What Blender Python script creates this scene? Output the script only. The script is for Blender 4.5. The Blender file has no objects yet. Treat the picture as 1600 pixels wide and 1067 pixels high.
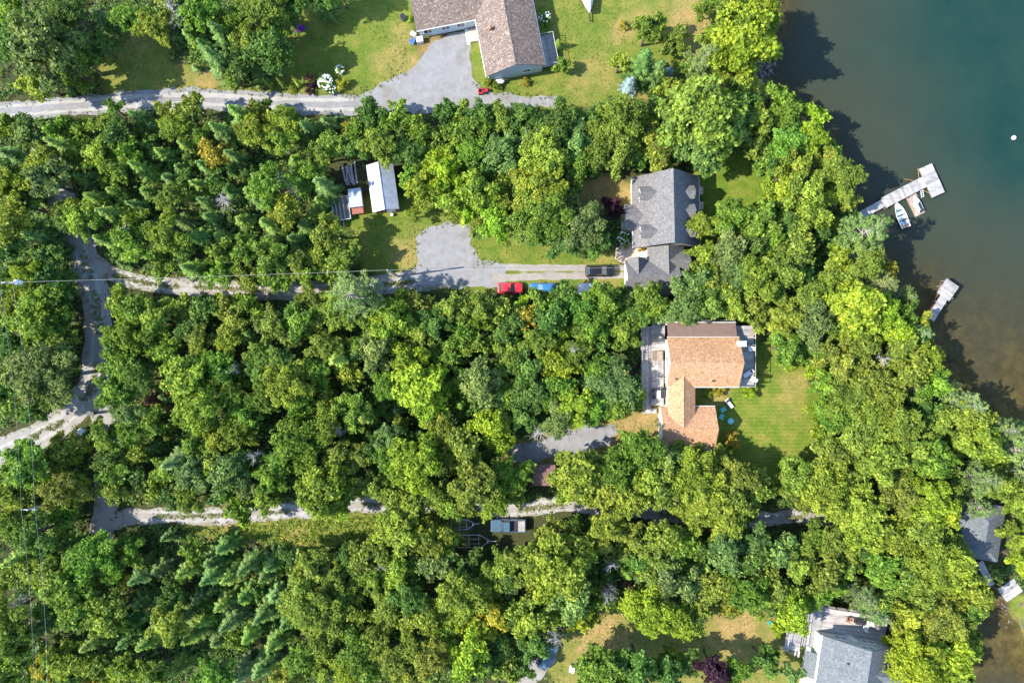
import bpy, bmesh, math, random
import numpy as np
from mathutils import Vector, Matrix, geometry as mgeo

# ------------------------------------------------------------------ camera, sky, sun, exposure
SC = bpy.context.scene
COL = SC.collection
CAM_H = 106.667
MPP = 0.1                      # metres per photograph pixel on the ground
cam_d = bpy.data.cameras.new('camera'); cam_d.lens = 24; cam_d.sensor_width = 36
cam_d.clip_end = 5000; cam_d.clip_start = 1
cam = bpy.data.objects.new('camera', cam_d); cam.location = (0, 0, CAM_H); COL.objects.link(cam)
SC.camera = cam

SUN_EL = math.radians(43)
SHADOW = Vector((0.99, 0.14, 0)).normalized()          # where shadows point on the ground
w = bpy.data.worlds.new('World'); SC.world = w; w.use_nodes = True
wn = w.node_tree.nodes; wl = w.node_tree.links
sky = wn.new('ShaderNodeTexSky'); sky.sky_type = 'NISHITA'; sky.sun_disc = False
sky.sun_elevation = SUN_EL; sky.sun_rotation = math.atan2(-SHADOW.x, -SHADOW.y)
sky.air_density = 1.0; sky.dust_density = 0.3; sky.ozone_density = 2.2
wl.new(sky.outputs[0], wn['Background'].inputs[0]); wn['Background'].inputs[1].default_value = 0.15
sun_d = bpy.data.lights.new('sun', 'SUN'); sun_d.energy = 3.5; sun_d.angle = math.radians(0.53)
sun_d.color = (1.0, 0.93, 0.82)
sun = bpy.data.objects.new('sun', sun_d); COL.objects.link(sun)
ldir = Vector((SHADOW.x*math.cos(SUN_EL), SHADOW.y*math.cos(SUN_EL), -math.sin(SUN_EL)))
sun.rotation_euler = ldir.to_track_quat('-Z', 'Y').to_euler(); sun.location = (-60, -8, 80)
SC.view_settings.view_transform = 'Standard'; SC.view_settings.look = 'None'
SC.view_settings.exposure = 1.58; SC.view_settings.gamma = 1.0
SC.cycles.max_bounces = 6; SC.cycles.diffuse_bounces = 2; SC.cycles.glossy_bounces = 2
SC.cycles.transmission_bounces = 4; SC.cycles.transparent_max_bounces = 8
SC.cycles.use_denoising = True

RNG = np.random.default_rng(7)
random.seed(7)
WATER_Z = -1.5

def P(px, py, z=0.0):
    """photograph pixel + real height -> world point"""
    k = (CAM_H - z) / CAM_H
    return Vector(((px-800)*MPP*k, (533.5-py)*MPP*k, z))

# ------------------------------------------------------------------ helpers: objects
def tag(o, label=None, cat=None, group=None, kind=None):
    if label: o['label'] = label
    if cat: o['category'] = cat
    if group: o['group'] = group
    if kind: o['kind'] = kind
    return o

def thing(name, loc, rz, label, cat, group=None):
    o = bpy.data.objects.new(name, None); COL.objects.link(o)
    o.location = loc; o.rotation_euler = (0, 0, rz); o.empty_display_size = 0.3
    return tag(o, label, cat, group)

def link(name, me, parent=None):
    o = bpy.data.objects.new(name, me); COL.objects.link(o)
    if parent: o.parent = parent
    return o

class MB:
    def __init__(s): s.v = []; s.f = []
    def add(s, vs, fs):
        n = len(s.v); s.v += [tuple(v) for v in vs]; s.f += [tuple(i+n for i in f) for f in fs]
        return s
    def box(s, c, size, rz=0.0, m=None):
        hx, hy, hz = size[0]/2, size[1]/2, size[2]/2
        vs = []
        for z in (-hz, hz):
            for x, y in ((-hx, -hy), (hx, -hy), (hx, hy), (-hx, hy)):
                if rz:
                    x, y = x*math.cos(rz)-y*math.sin(rz), x*math.sin(rz)+y*math.cos(rz)
                v = Vector((x, y, z))
                if m is not None: v = m @ v
                vs.append(v + Vector(c))
        return s.add(vs, [(3,2,1,0), (4,5,6,7), (0,1,5,4), (1,2,6,5), (2,3,7,6), (3,0,4,7)])
    def b2(s, x0, x1, y0, y1, z0, z1):
        return s.box(((x0+x1)/2, (y0+y1)/2, (z0+z1)/2), (x1-x0, y1-y0, z1-z0))
    def prism(s, poly, z0, z1):
        n = len(poly)
        vs = [(x, y, z0) for x, y in poly] + [(x, y, z1) for x, y in poly]
        return s.add(vs, [tuple(range(n-1, -1, -1)), tuple(range(n, 2*n))] + [(i, (i+1) % n, n+(i+1) % n, n+i) for i in range(n)])
    def slab(s, quad, t):
        """a sheet of thickness t below the (three or four) given points"""
        n = len(quad)
        q = [Vector(p) for p in quad]
        nrm = (q[1]-q[0]).cross(q[2]-q[0]).normalized()
        if nrm.z < 0: q.reverse(); nrm = -nrm
        vs = [p - nrm*t for p in q] + q
        return s.add(vs, [tuple(range(n-1, -1, -1)), tuple(range(n, 2*n))] + [(i, (i+1) % n, n+(i+1) % n, n+i) for i in range(n)])
    def tube(s, pts, rad, sides=6):
        pts = [Vector(p) for p in pts]; n = len(pts)
        if not hasattr(rad, '__len__'): rad = [rad]*n
        base = len(s.v)
        for i, p in enumerate(pts):
            d = (pts[min(i+1, n-1)] - pts[max(i-1, 0)]).normalized()
            a = d.cross(Vector((0, 0, 1)))
            if a.length < 1e-3: a = d.cross(Vector((1, 0, 0)))
            a.normalize(); b = d.cross(a)
            for k in range(sides):
                t = 2*math.pi*k/sides
                s.v.append(tuple(p + (a*math.cos(t) + b*math.sin(t))*rad[i]))
        for i in range(n-1):
            for k in range(sides):
                k2 = (k+1) % sides
                s.f.append((base+i*sides+k, base+i*sides+k2, base+(i+1)*sides+k2, base+(i+1)*sides+k))
        s.f.append(tuple(base+k for k in range(sides-1, -1, -1)))
        s.f.append(tuple(base+(n-1)*sides+k for k in range(sides)))
        return s
    def lathe(s, prof, c=(0, 0, 0), sides=16):
        """prof: (radius, z) from bottom to top"""
        base = len(s.v); n = len(prof)
        for r, z in prof:
            for k in range(sides):
                t = 2*math.pi*k/sides
                s.v.append((c[0]+r*math.cos(t), c[1]+r*math.sin(t), c[2]+z))
        for i in range(n-1):
            for k in range(sides):
                k2 = (k+1) % sides
                s.f.append((base+i*sides+k, base+i*sides+k2, base+(i+1)*sides+k2, base+(i+1)*sides+k))
        s.f.append(tuple(base+k for k in range(sides-1, -1, -1)))
        s.f.append(tuple(base+(n-1)*sides+k for k in range(sides)))
        return s
    def mesh(s, name, mat, smooth=False):
        me = bpy.data.meshes.new(name); me.from_pydata(s.v, [], s.f)
        if mat: me.materials.append(mat)
        if smooth:
            me.polygons.foreach_set('use_smooth', [True]*len(me.polygons))
        me.update(); return me
    def build(s, name, mat, parent=None, smooth=False, bevel=0.0):
        me = s.mesh(name, mat, smooth)
        if bevel:
            bm = bmesh.new(); bm.from_mesh(me)
            bmesh.ops.bevel(bm, geom=bm.edges[:], offset=bevel, segments=2, affect='EDGES', profile=0.6)
            bm.to_mesh(me); bm.free()
        return link(name, me, parent)

def np_mesh(name, verts, quads, mat, var=None, cols=None):
    me = bpy.data.meshes.new(name)
    nv, nq = len(verts), len(quads)
    me.vertices.add(nv); me.vertices.foreach_set('co', np.asarray(verts, np.float32).ravel())
    k = quads.shape[1]
    me.loops.add(nq*k); me.loops.foreach_set('vertex_index', np.asarray(quads, np.int32).ravel())
    me.polygons.add(nq); me.polygons.foreach_set('loop_start', np.arange(0, nq*k, k, dtype=np.int32))
    me.update(calc_edges=True)
    if var is not None:
        a = me.attributes.new('var', 'FLOAT', 'POINT'); a.data.foreach_set('value', np.asarray(var, np.float32))
    if cols is not None:
        a = me.attributes.new('zone', 'FLOAT_COLOR', 'POINT'); a.data.foreach_set('color', np.asarray(cols, np.float32).ravel())
    if mat: me.materials.append(mat)
    me.validate(); return me

# ------------------------------------------------------------------ helpers: materials
def mat_base(name):
    m = bpy.data.materials.new(name); m.use_nodes = True
    nt = m.node_tree; return m, nt, nt.nodes['Principled BSDF']

def nd(nt, t, **kw):
    n = nt.nodes.new('ShaderNode'+t)
    for k, v in kw.items():
        if k == 'inp':
            for i, x in v.items(): n.inputs[i].default_value = x
        else: setattr(n, k, v)
    return n

def noise(nt, scale, detail=4, rough=0.55, coord='Object', vec=None):
    tc = nd(nt, 'TexCoord')
    n = nd(nt, 'TexNoise', inp={'Scale': scale, 'Detail': detail, 'Roughness': rough})
    nt.links.new(vec if vec is not None else tc.outputs[coord], n.inputs['Vector'])
    return n

def ramp(nt, src, stops, interp='LINEAR'):
    r = nd(nt, 'ValToRGB'); r.color_ramp.interpolation = interp
    el = r.color_ramp.elements
    while len(el) < len(stops): el.new(0.5)
    for e, (p, c) in zip(el, stops):
        e.position = p; e.color = (*c, 1) if len(c) == 3 else c
    nt.links.new(src, r.inputs[0]); return r

def mix(nt, fac, a, b, mode='MIX'):
    m = nd(nt, 'Mix', data_type='RGBA', blend_type=mode)
    for sock, v in ((m.inputs[0], fac), (m.inputs[6], a), (m.inputs[7], b)):
        if hasattr(v, 'is_linked') or hasattr(v, 'links'): nt.links.new(v, sock)
        else: sock.default_value = v if not isinstance(v, tuple) else ((*v, 1) if len(v) == 3 else v)
    return m.outputs[2]

def mth(nt, op, a, b=None, clamp=False):
    m = nd(nt, 'Math', operation=op, use_clamp=clamp)
    for i, v in enumerate((a, b)):
        if v is None: continue
        if hasattr(v, 'links'): nt.links.new(v, m.inputs[i])
        else: m.inputs[i].default_value = v
    return m.outputs[0]

def bump(nt, bsdf, h, strength=0.3, dist=0.05):
    b = nd(nt, 'Bump', inp={'Strength': strength, 'Distance': dist})
    nt.links.new(h, b.inputs['Height']); nt.links.new(b.outputs[0], bsdf.inputs['Normal'])

def M_plain(name, c, rough=0.6, var=0.15, scale=3.0, metal=0.0, spec=0.3, coat=0.0):
    m, nt, b = mat_base(name)
    n = noise(nt, scale, 5)
    r = ramp(nt, n.outputs[0], [(0.3, tuple(x*(1-var) for x in c)), (0.7, tuple(min(1, x*(1+var)) for x in c))])
    nt.links.new(r.outputs[0], b.inputs['Base Color'])
    b.inputs['Roughness'].default_value = rough; b.inputs['Metallic'].default_value = metal
    b.inputs['Specular IOR Level'].default_value = spec; b.inputs['Coat Weight'].default_value = coat
    return m

def M_shingle(name, c1, c2, c3, course=0.16):
    """asphalt shingles: coarse speckle of tabs in running courses, weather stains"""
    m, nt, b = mat_base(name)
    tc = nd(nt, 'TexCoord')
    mp = nd(nt, 'Mapping'); nt.links.new(tc.outputs['Object'], mp.inputs[0])
    mp.inputs['Scale'].default_value = (1.0, 1.0, 1.0)
    v = nd(nt, 'TexVoronoi', distance='CHEBYCHEV', inp={'Scale': 5.5, 'Randomness': 0.9}); nt.links.new(mp.outputs[0], v.inputs['Vector'])
    sp = nd(nt, 'SeparateColor'); nt.links.new(v.outputs['Color'], sp.inputs[0])
    r = ramp(nt, sp.outputs[0], [(0.0, c1), (0.35, c2), (0.7, c2), (1.0, c3)])
    big = noise(nt, 0.35, 4)
    st = ramp(nt, big.outputs[0], [(0.3, (0.9, 0.9, 0.9)), (0.65, (1.05, 1.04, 1.03))])
    fine = noise(nt, 26, 2)
    fr = ramp(nt, fine.outputs[0], [(0.3, (0.8, 0.8, 0.8)), (0.7, (1.15, 1.15, 1.15))])
    c = mix(nt, 1.0, r.outputs[0], st.outputs[0], 'MULTIPLY')
    c = mix(nt, 0.8, c, fr.outputs[0], 'MULTIPLY')
    ms = noise(nt, 0.9, 8, 0.72); mk = ramp(nt, ms.outputs[0], [(0.6, (0, 0, 0)), (0.74, (0.45, 0.45, 0.45))])
    c = mix(nt, mk.outputs[0], c, tuple(v*0.62 for v in c2))
    nt.links.new(c, b.inputs['Base Color'])
    b.inputs['Roughness'].default_value = 0.9; b.inputs['Specular IOR Level'].default_value = 0.15
    bump(nt, b, v.outputs['Distance'], 0.35, 0.05)
    return m

def M_wood(name, c1, c2, axis=0, rough=0.8):
    m, nt, b = mat_base(name)
    tc = nd(nt, 'TexCoord'); mp = nd(nt, 'Mapping'); nt.links.new(tc.outputs['Object'], mp.inputs[0])
    mp.inputs['Scale'].default_value = (0.6, 7, 3) if axis == 0 else (7, 0.6, 3)
    n = noise(nt, 1.3, 6, 0.65, vec=mp.outputs[0])
    big = noise(nt, 0.7, 5, 0.6)
    r = ramp(nt, n.outputs[0], [(0.3, c1), (0.68, c2)])
    st = ramp(nt, big.outputs[0], [(0.35, (0.75, 0.74, 0.73)), (0.65, (1.08, 1.08, 1.08))])
    c = mix(nt, 0.9, r.outputs[0], st.outputs[0], 'MULTIPLY')
    ge = nd(nt, 'NewGeometry'); rv = ramp(nt, ge.outputs['Random Per Island'], [(0.0, (0.68, 0.68, 0.69)), (0.5, (1, 1, 1)), (1.0, (1.18, 1.17, 1.15))])
    c = mix(nt, 1.0, c, rv.outputs[0], 'MULTIPLY')
    nt.links.new(c, b.inputs['Base Color']); b.inputs['Roughness'].default_value = rough
    b.inputs['Specular IOR Level'].default_value = 0.2
    return m

def M_gravel(name, c1, c2, c3):
    m, nt, b = mat_base(name)
    big = noise(nt, 0.22, 6, 0.65); med = noise(nt, 0.8, 9, 0.78); fine = noise(nt, 14, 3, 0.7)
    r = ramp(nt, big.outputs[0], [(0.32, c1), (0.52, c2), (0.72, c3)])
    r2 = ramp(nt, med.outputs[0], [(0.28, (0.76, 0.75, 0.73)), (0.5, (0.97, 0.97, 0.97)), (0.7, (1.16, 1.16, 1.16))])
    r3 = ramp(nt, fine.outputs[0], [(0.3, (0.78, 0.78, 0.78)), (0.7, (1.2, 1.2, 1.2))])
    c = mix(nt, 1.0, r.outputs[0], r2.outputs[0], 'MULTIPLY'); c = mix(nt, 0.8, c, r3.outputs[0], 'MULTIPLY')
    nt.links.new(c, b.inputs['Base Color']); b.inputs['Roughness'].default_value = 0.95
    b.inputs['Specular IOR Level'].default_value = 0.1
    bump(nt, b, fine.outputs[0], 0.5, 0.04)
    return m

def M_foliage(name, transl=0.36):
    """leaf colour comes from the object's own colour; every leaf differs a little"""
    m, nt, b = mat_base(name)
    oi = nd(nt, 'ObjectInfo'); at = nd(nt, 'Attribute', attribute_name='var')
    hsv = nd(nt, 'HueSaturation'); nt.links.new(oi.outputs['Color'], hsv.inputs['Color'])
    nt.links.new(mth(nt, 'ADD', mth(nt, 'MULTIPLY', at.outputs['Fac'], -0.045), 0.52), hsv.inputs['Hue'])
    nt.links.new(mth(nt, 'ADD', mth(nt, 'MULTIPLY', at.outputs['Fac'], 1.3), 0.46), hsv.inputs['Value'])
    hsv.inputs['Saturation'].default_value = 1.0
    nt.links.new(hsv.outputs[0], b.inputs['Base Color'])
    b.inputs['Roughness'].default_value = 0.55; b.inputs['Specular IOR Level'].default_value = 0.25
    t = nd(nt, 'BsdfTranslucent')
    br = mix(nt, 1.0, hsv.outputs[0], (1.15, 1.25, 0.6), 'MULTIPLY'); nt.links.new(br, t.inputs[0])
    ms = nd(nt, 'MixShader', inp={0: transl}); out = nt.nodes['Material Output']
    nt.links.new(b.outputs[0], ms.inputs[1]); nt.links.new(t.outputs[0], ms.inputs[2]); nt.links.new(ms.outputs[0], out.inputs[0])
    return m

def M_glass(name, c=(0.03, 0.05, 0.07)):
    m, nt, b = mat_base(name)
    b.inputs['Base Color'].default_value = (*c, 1); b.inputs['Roughness'].default_value = 0.06
    b.inputs['Specular IOR Level'].default_value = 0.9; b.inputs['Coat Weight'].default_value = 0.6
    return m

def M_paint(name, c):
    m, nt, b = mat_base(name)
    n = noise(nt, 2.5, 5)
    r = ramp(nt, n.outputs[0], [(0.3, tuple(x*0.85 for x in c)), (0.7, c)])
    nt.links.new(r.outputs[0], b.inputs['Base Color'])
    b.inputs['Roughness'].default_value = 0.35; b.inputs['Metallic'].default_value = 0.0
    b.inputs['Coat Weight'].default_value = 0.7; b.inputs['Coat Roughness'].default_value = 0.12
    return m

FOL = M_foliage('foliage'); NEED = M_foliage('needles', 0.12)
BARK = M_plain('bark', (0.13, 0.10, 0.075), 0.9, 0.35, 4)
DEADWOOD = M_plain('dead_wood', (0.4, 0.375, 0.34), 0.9, 0.25, 2)
SH_BROWN = M_shingle('shingle_brown', (0.11, 0.082, 0.07), (0.18, 0.137, 0.115), (0.32, 0.26, 0.22))
SH_GREY = M_shingle('shingle_grey', (0.1, 0.098, 0.1), (0.15, 0.146, 0.145), (0.21, 0.2, 0.195))
SH_ORANGE = M_shingle('shingle_orange', (0.27, 0.15, 0.08), (0.41, 0.235, 0.128), (0.54, 0.34, 0.2))
SH_SLATE = M_shingle('shingle_slate', (0.085, 0.096, 0.105), (0.128, 0.142, 0.152), (0.18, 0.193, 0.2))
SH_RUST = M_shingle('shingle_rust', (0.13, 0.075, 0.07), (0.2, 0.115, 0.1), (0.28, 0.17, 0.14))
ROOF_MEMB = M_plain('roof_membrane', (0.17, 0.115, 0.095), 0.85, 0.12, 1.2)
SIDING_BLUE = M_plain('siding_blue', (0.5, 0.58, 0.62), 0.7, 0.06, 1.5)
SIDING_CREAM = M_plain('siding_cream', (0.72, 0.66, 0.54), 0.7, 0.06, 1.5)
SIDING_WHITE = M_plain('siding_white', (0.75, 0.75, 0.73), 0.7, 0.06, 1.5)
SIDING_SAGE = M_plain('siding_sage', (0.5, 0.53, 0.47), 0.7, 0.06, 1.5)
SIDING_RED = M_plain('siding_brick_red', (0.28, 0.1, 0.07), 0.8, 0.2, 3)
TRIM = M_plain('white_trim', (0.8, 0.8, 0.78), 0.5, 0.05, 2)
DECK_GREY = M_wood('deck_grey', (0.24, 0.234, 0.228), (0.45, 0.435, 0.42))
DECK_PALE = M_wood('deck_pale', (0.27, 0.262, 0.255), (0.48, 0.465, 0.455))
DECK_DARK = M_wood('deck_dark', (0.12, 0.11, 0.1), (0.25, 0.22, 0.2))
DECK_TAN = M_wood('deck_tan', (0.27, 0.2, 0.155), (0.46, 0.36, 0.28))
DECK_BLUSH = M_wood('deck_blush', (0.36, 0.33, 0.31), (0.56, 0.52, 0.49))
WOOD_RUST = M_wood('wood_rust', (0.3, 0.13, 0.06), (0.5, 0.27, 0.14))
METAL = M_plain('galvanised', (0.55, 0.57, 0.6), 0.4, 0.12, 6, 0.6, 0.5)
METAL_ROOF = M_plain('metal_roof', (0.34, 0.37, 0.42), 0.45, 0.14, 1.4, 0.15, 0.5)
DARK = M_plain('dark_metal', (0.025, 0.026, 0.03), 0.5, 0.2, 4)
RUBBER = M_plain('rubber', (0.02, 0.02, 0.02), 0.85, 0.2, 8)
GLASS = M_glass('glass'); GLASS_BLUE = M_glass('glass_blue', (0.06, 0.1, 0.14))
WHITE = M_plain('white_plastic', (0.66, 0.66, 0.66), 0.4, 0.05, 3)
BLACK = M_plain('black_plastic', (0.03, 0.03, 0.035), 0.5, 0.15, 4)
TEAL = M_plain('teal_plastic', (0.12, 0.52, 0.48), 0.5, 0.08, 3)
BLUE = M_plain('blue_plastic', (0.05, 0.16, 0.5), 0.5, 0.1, 3)
RED = M_paint('red_paint', (0.62, 0.02, 0.03))
TARP = M_plain('grey_tarp', (0.56, 0.56, 0.66), 0.6, 0.16, 2.2)
STONE = M_plain('shore_stone', (0.12, 0.11, 0.1), 0.85, 0.45, 1.3)
PAVER = M_plain('tan_paver', (0.5, 0.4, 0.32), 0.9, 0.12, 2)
CONCRETE = M_plain('concrete', (0.5, 0.49, 0.46), 0.9, 0.12, 2)
GRAVEL_GREY = M_gravel('gravel_grey', (0.215, 0.205, 0.195), (0.245, 0.246, 0.252), (0.19, 0.175, 0.15))
GRAVEL_TAN = M_gravel('gravel_tan', (0.26, 0.235, 0.2), (0.29, 0.272, 0.25), (0.21, 0.178, 0.135))

# ------------------------------------------------------------------ helpers: areas in plan
def inside(poly, x, y):
    """vectorised point in polygon"""
    poly = np.asarray(poly, float); x = np.asarray(x, float); y = np.asarray(y, float)
    r = np.zeros(x.shape, bool); n = len(poly)
    for i in range(n):
        x1, y1 = poly[i]; x2, y2 = poly[(i+1) % n]
        c = ((y1 > y) != (y2 > y))
        with np.errstate(divide='ignore', invalid='ignore'):
            xi = (x2-x1)*(y-y1)/(y2-y1+1e-12)+x1
        r ^= c & (x < xi)
    return r

def segdist(pts, x, y, closed=True):
    pts = np.asarray(pts, float); x = np.asarray(x, float); y = np.asarray(y, float)
    d = np.full(x.shape, 1e9); n = len(pts)
    for i in range(n if closed else n-1):
        a = pts[i]; b = pts[(i+1) % n]; ab = b-a; L = max((ab**2).sum(), 1e-9)
        t = np.clip(((x-a[0])*ab[0]+(y-a[1])*ab[1])/L, 0, 1)
        d = np.minimum(d, (x-a[0]-t*ab[0])**2+(y-a[1]-t*ab[1])**2)
    return np.sqrt(d)

def sdf(poly, x, y):
    """positive inside"""
    d = segdist(poly, x, y)
    return np.where(inside(poly, x, y), d, -d)

def W2(pts, z=0): return [tuple(P(a, b, z)[:2]) for a, b in pts]

_g = np.random.default_rng(3).random((64, 64))
def vnoise(x, y, s):
    x = np.asarray(x)/s+1000.0; y = np.asarray(y)/s+1000.0
    xi = np.floor(x).astype(int); yi = np.floor(y).astype(int); fx = x-xi; fy = y-yi
    fx = fx*fx*(3-2*fx); fy = fy*fy*(3-2*fy)
    g = lambda a, b: _g[a % 64, b % 64]
    return (g(xi, yi)*(1-fx)+g(xi+1, yi)*fx)*(1-fy)+(g(xi, yi+1)*(1-fx)+g(xi+1, yi+1)*fx)*fy

LAKE = W2([(1213, -300), (1222, 0), (1216, 60), (1196, 95), (1200, 128), (1235, 150), (1270, 182), (1300, 225), (1322, 290), (1328, 345),
           (1350, 385), (1380, 420), (1420, 465), (1448, 502), (1465, 545), (1490, 590), (1530, 632), (1575, 655), (1640, 672), (1900, 700),
           (9000, 700), (9000, -9000), (1213, -9000)])
COVE = W2([(1530, 905), (1552, 918), (1575, 948), (1600, 985), (1625, 1040), (1640, 1100), (1700, 2000), (1470, 2000), (1495, 1100), (1512, 1020), (1508, 950)])

def shore(x, y):
    """signed distance to the water's edge, positive on land"""
    j = (vnoise(x, y, 2.5)-0.5)*1.6
    return -np.maximum(sdf(LAKE, x, y), sdf(COVE, x, y)) + j

def gz(x, y):
    d = shore(np.atleast_1d(np.asarray(x, float)), np.atleast_1d(np.asarray(y, float)))
    t = np.clip(d/3.5, 0, 1); land = WATER_Z*(1-t*t*(3-2*t))
    w_ = np.minimum(-d, 60.0)
    yy = np.atleast_1d(np.asarray(y, float)); t2 = np.clip((yy-3)/27, 0, 1); sl = 0.008+0.085*t2*t2*(3-2*t2)
    xx = np.atleast_1d(np.asarray(x, float)); lump = (vnoise(xx, yy, 5.0)-0.5)*0.5*np.clip(w_/6, 0, 1)*(1-0.7*t2)
    bed = WATER_Z - (0.045+0.13*t2)*np.minimum(w_, 5) - sl*np.clip(w_-5, 0, 55) - np.maximum(lump, -0.1)*0.8
    return np.where(d >= 0, land, bed)

LAWNS = [  # (outline in photograph pixels, lawn, dry)
    ([(160, 60), (200, 42), (250, 60), (300, 108), (390, 142), (190, 158), (150, 125)], 0.9, 0.25),
    ([(430, 50), (500, -60), (640, -60), (650, 60), (690, 145), (560, 152), (400, 150), (400, 100)], 0.9, 0.15),
    ([(735, 70), (820, -60), (1110, -60), (1110, 60), (1060, 140), (1010, 165), (860, 172), (735, 165)], 0.95, 0.2),
    ([(540, 330), (650, 300), (745, 370), (850, 365), (980, 395), (980, 455), (720, 455), (560, 430)], 0.95, 0.15),
    ([(1085, 240), (1205, 240), (1205, 335), (1130, 345), (1090, 400), (1090, 270)], 1.0, 0.05),
    ([(1085, 560), (1185, 520), (1265, 560), (1285, 700), (1250, 755), (1150, 735), (1085, 680)], 1.0, 0.14),
    ([(890, 655), (1030, 600), (1040, 700), (950, 725), (860, 730), (790, 725), (790, 690)], 0.6, 0.8),
    ([(240, 812), (600, 788), (730, 790), (715, 860), (560, 855), (400, 850), (300, 835)], 0.9, 0.25),
    ([(860, 985), (960, 945), (1090, 985), (1160, 945), (1250, 975), (1280, 1100), (860, 1100)], 0.9, 0.42),
    ([(895, 285), (960, 260), (995, 290), (985, 325), (925, 335)], 0.6, 0.8),
    ([(640, 240), (720, 250), (790, 300), (800, 390), (720, 350), (640, 320)], 0.8, 0.1),
    ([(1575, 945), (1640, 900), (1640, 1030), (1605, 990)], 0.8, 0.1),
]
DRY = [(690, 90, 34, 1.0), (660, 105, 25, .9), (620, 95, 35, .6), (640, 130, 26, .8), (630, 60, 24, .5), (1000, 30, 30, .55), (970, 50, 20, .8), (1080, 30, 35, .9), (1075, 60, 30, .9),
       (930, 115, 35, .5), (900, 140, 25, .45), (640, 395, 26, .7), (650, 370, 20, .4), (860, 410, 40, .2), (940, 432, 30, .6), (1115, 610, 22, 1.0), (1000, 655, 30, 1),
       (1245, 600, 25, .6), (1230, 640, 28, .4), (290, 135, 35, .5), (215, 55, 24, .8), (320, 125, 22, .9), (350, 820, 40, .6), (470, 840, 25, .8), (420, 808, 25, .5),
       (940, 1000, 50, 1), (1150, 985, 45, 1), (1205, 1000, 30, .6), (1190, 130, 20, 1.0), (1020, 165, 25, .6)]

# ------------------------------------------------------------------ the setting: ground, lake bed, water
def axis_coords(lo, hi, step, far):
    a = list(np.arange(lo, hi+1e-6, step)); g = step; x = hi
    up = []
    while x < far:
        g *= 1.5; x += g; up.append(x)
    g = step; x = lo; dn = []
    while x > -far:
        g *= 1.5; x -= g; dn.append(x)
    return np.array(dn[::-1]+a+up)

def grid_mesh(name, xs, ys, zf, mat, colf=None):
    X, Y = np.meshgrid(xs, ys); nx, ny = len(xs), len(ys)
    Z = zf(X.ravel(), Y.ravel())
    V = np.stack([X.ravel(), Y.ravel(), Z], 1)
    i = np.arange(nx*ny).reshape(ny, nx)
    Q = np.stack([i[:-1, :-1].ravel(), i[:-1, 1:].ravel(), i[1:, 1:].ravel(), i[1:, :-1].ravel()], 1)
    me = np_mesh(name, V, Q, mat, cols=colf(X.ravel(), Y.ravel()) if colf else None)
    me.polygons.foreach_set('use_smooth', [True]*len(me.polygons))
    return me

def ground_zones(x, y):
    lawn = np.zeros(x.shape); dry = np.zeros(x.shape)
    j = (vnoise(x, y, 1.7)-0.5)*2.2+(vnoise(x, y, 4.5)-0.5)*2.0
    for poly, l, d in LAWNS:
        t = np.clip((sdf(W2(poly), x, y)+j)/1.0+0.5, 0, 1)
        lawn = np.maximum(lawn, l*t); dry = np.maximum(dry, d*t)
    for px, py, r, a in DRY:
        c = P(px, py); q = np.hypot(x-c.x, y-c.y)/(r*MPP)+(vnoise(x, y, 1.3)-0.5)*0.7
        dry = np.maximum(dry, a*np.clip(1.5-q, 0, 1)); 
    wet = np.clip(0.6-shore(x, y)*0.8, 0, 1)
    mown = np.clip(sdf(W2(LAWNS[5][0]), x, y)+0.5, 0, 1)
    return np.stack([lawn, dry, wet, mown], 1)

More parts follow.
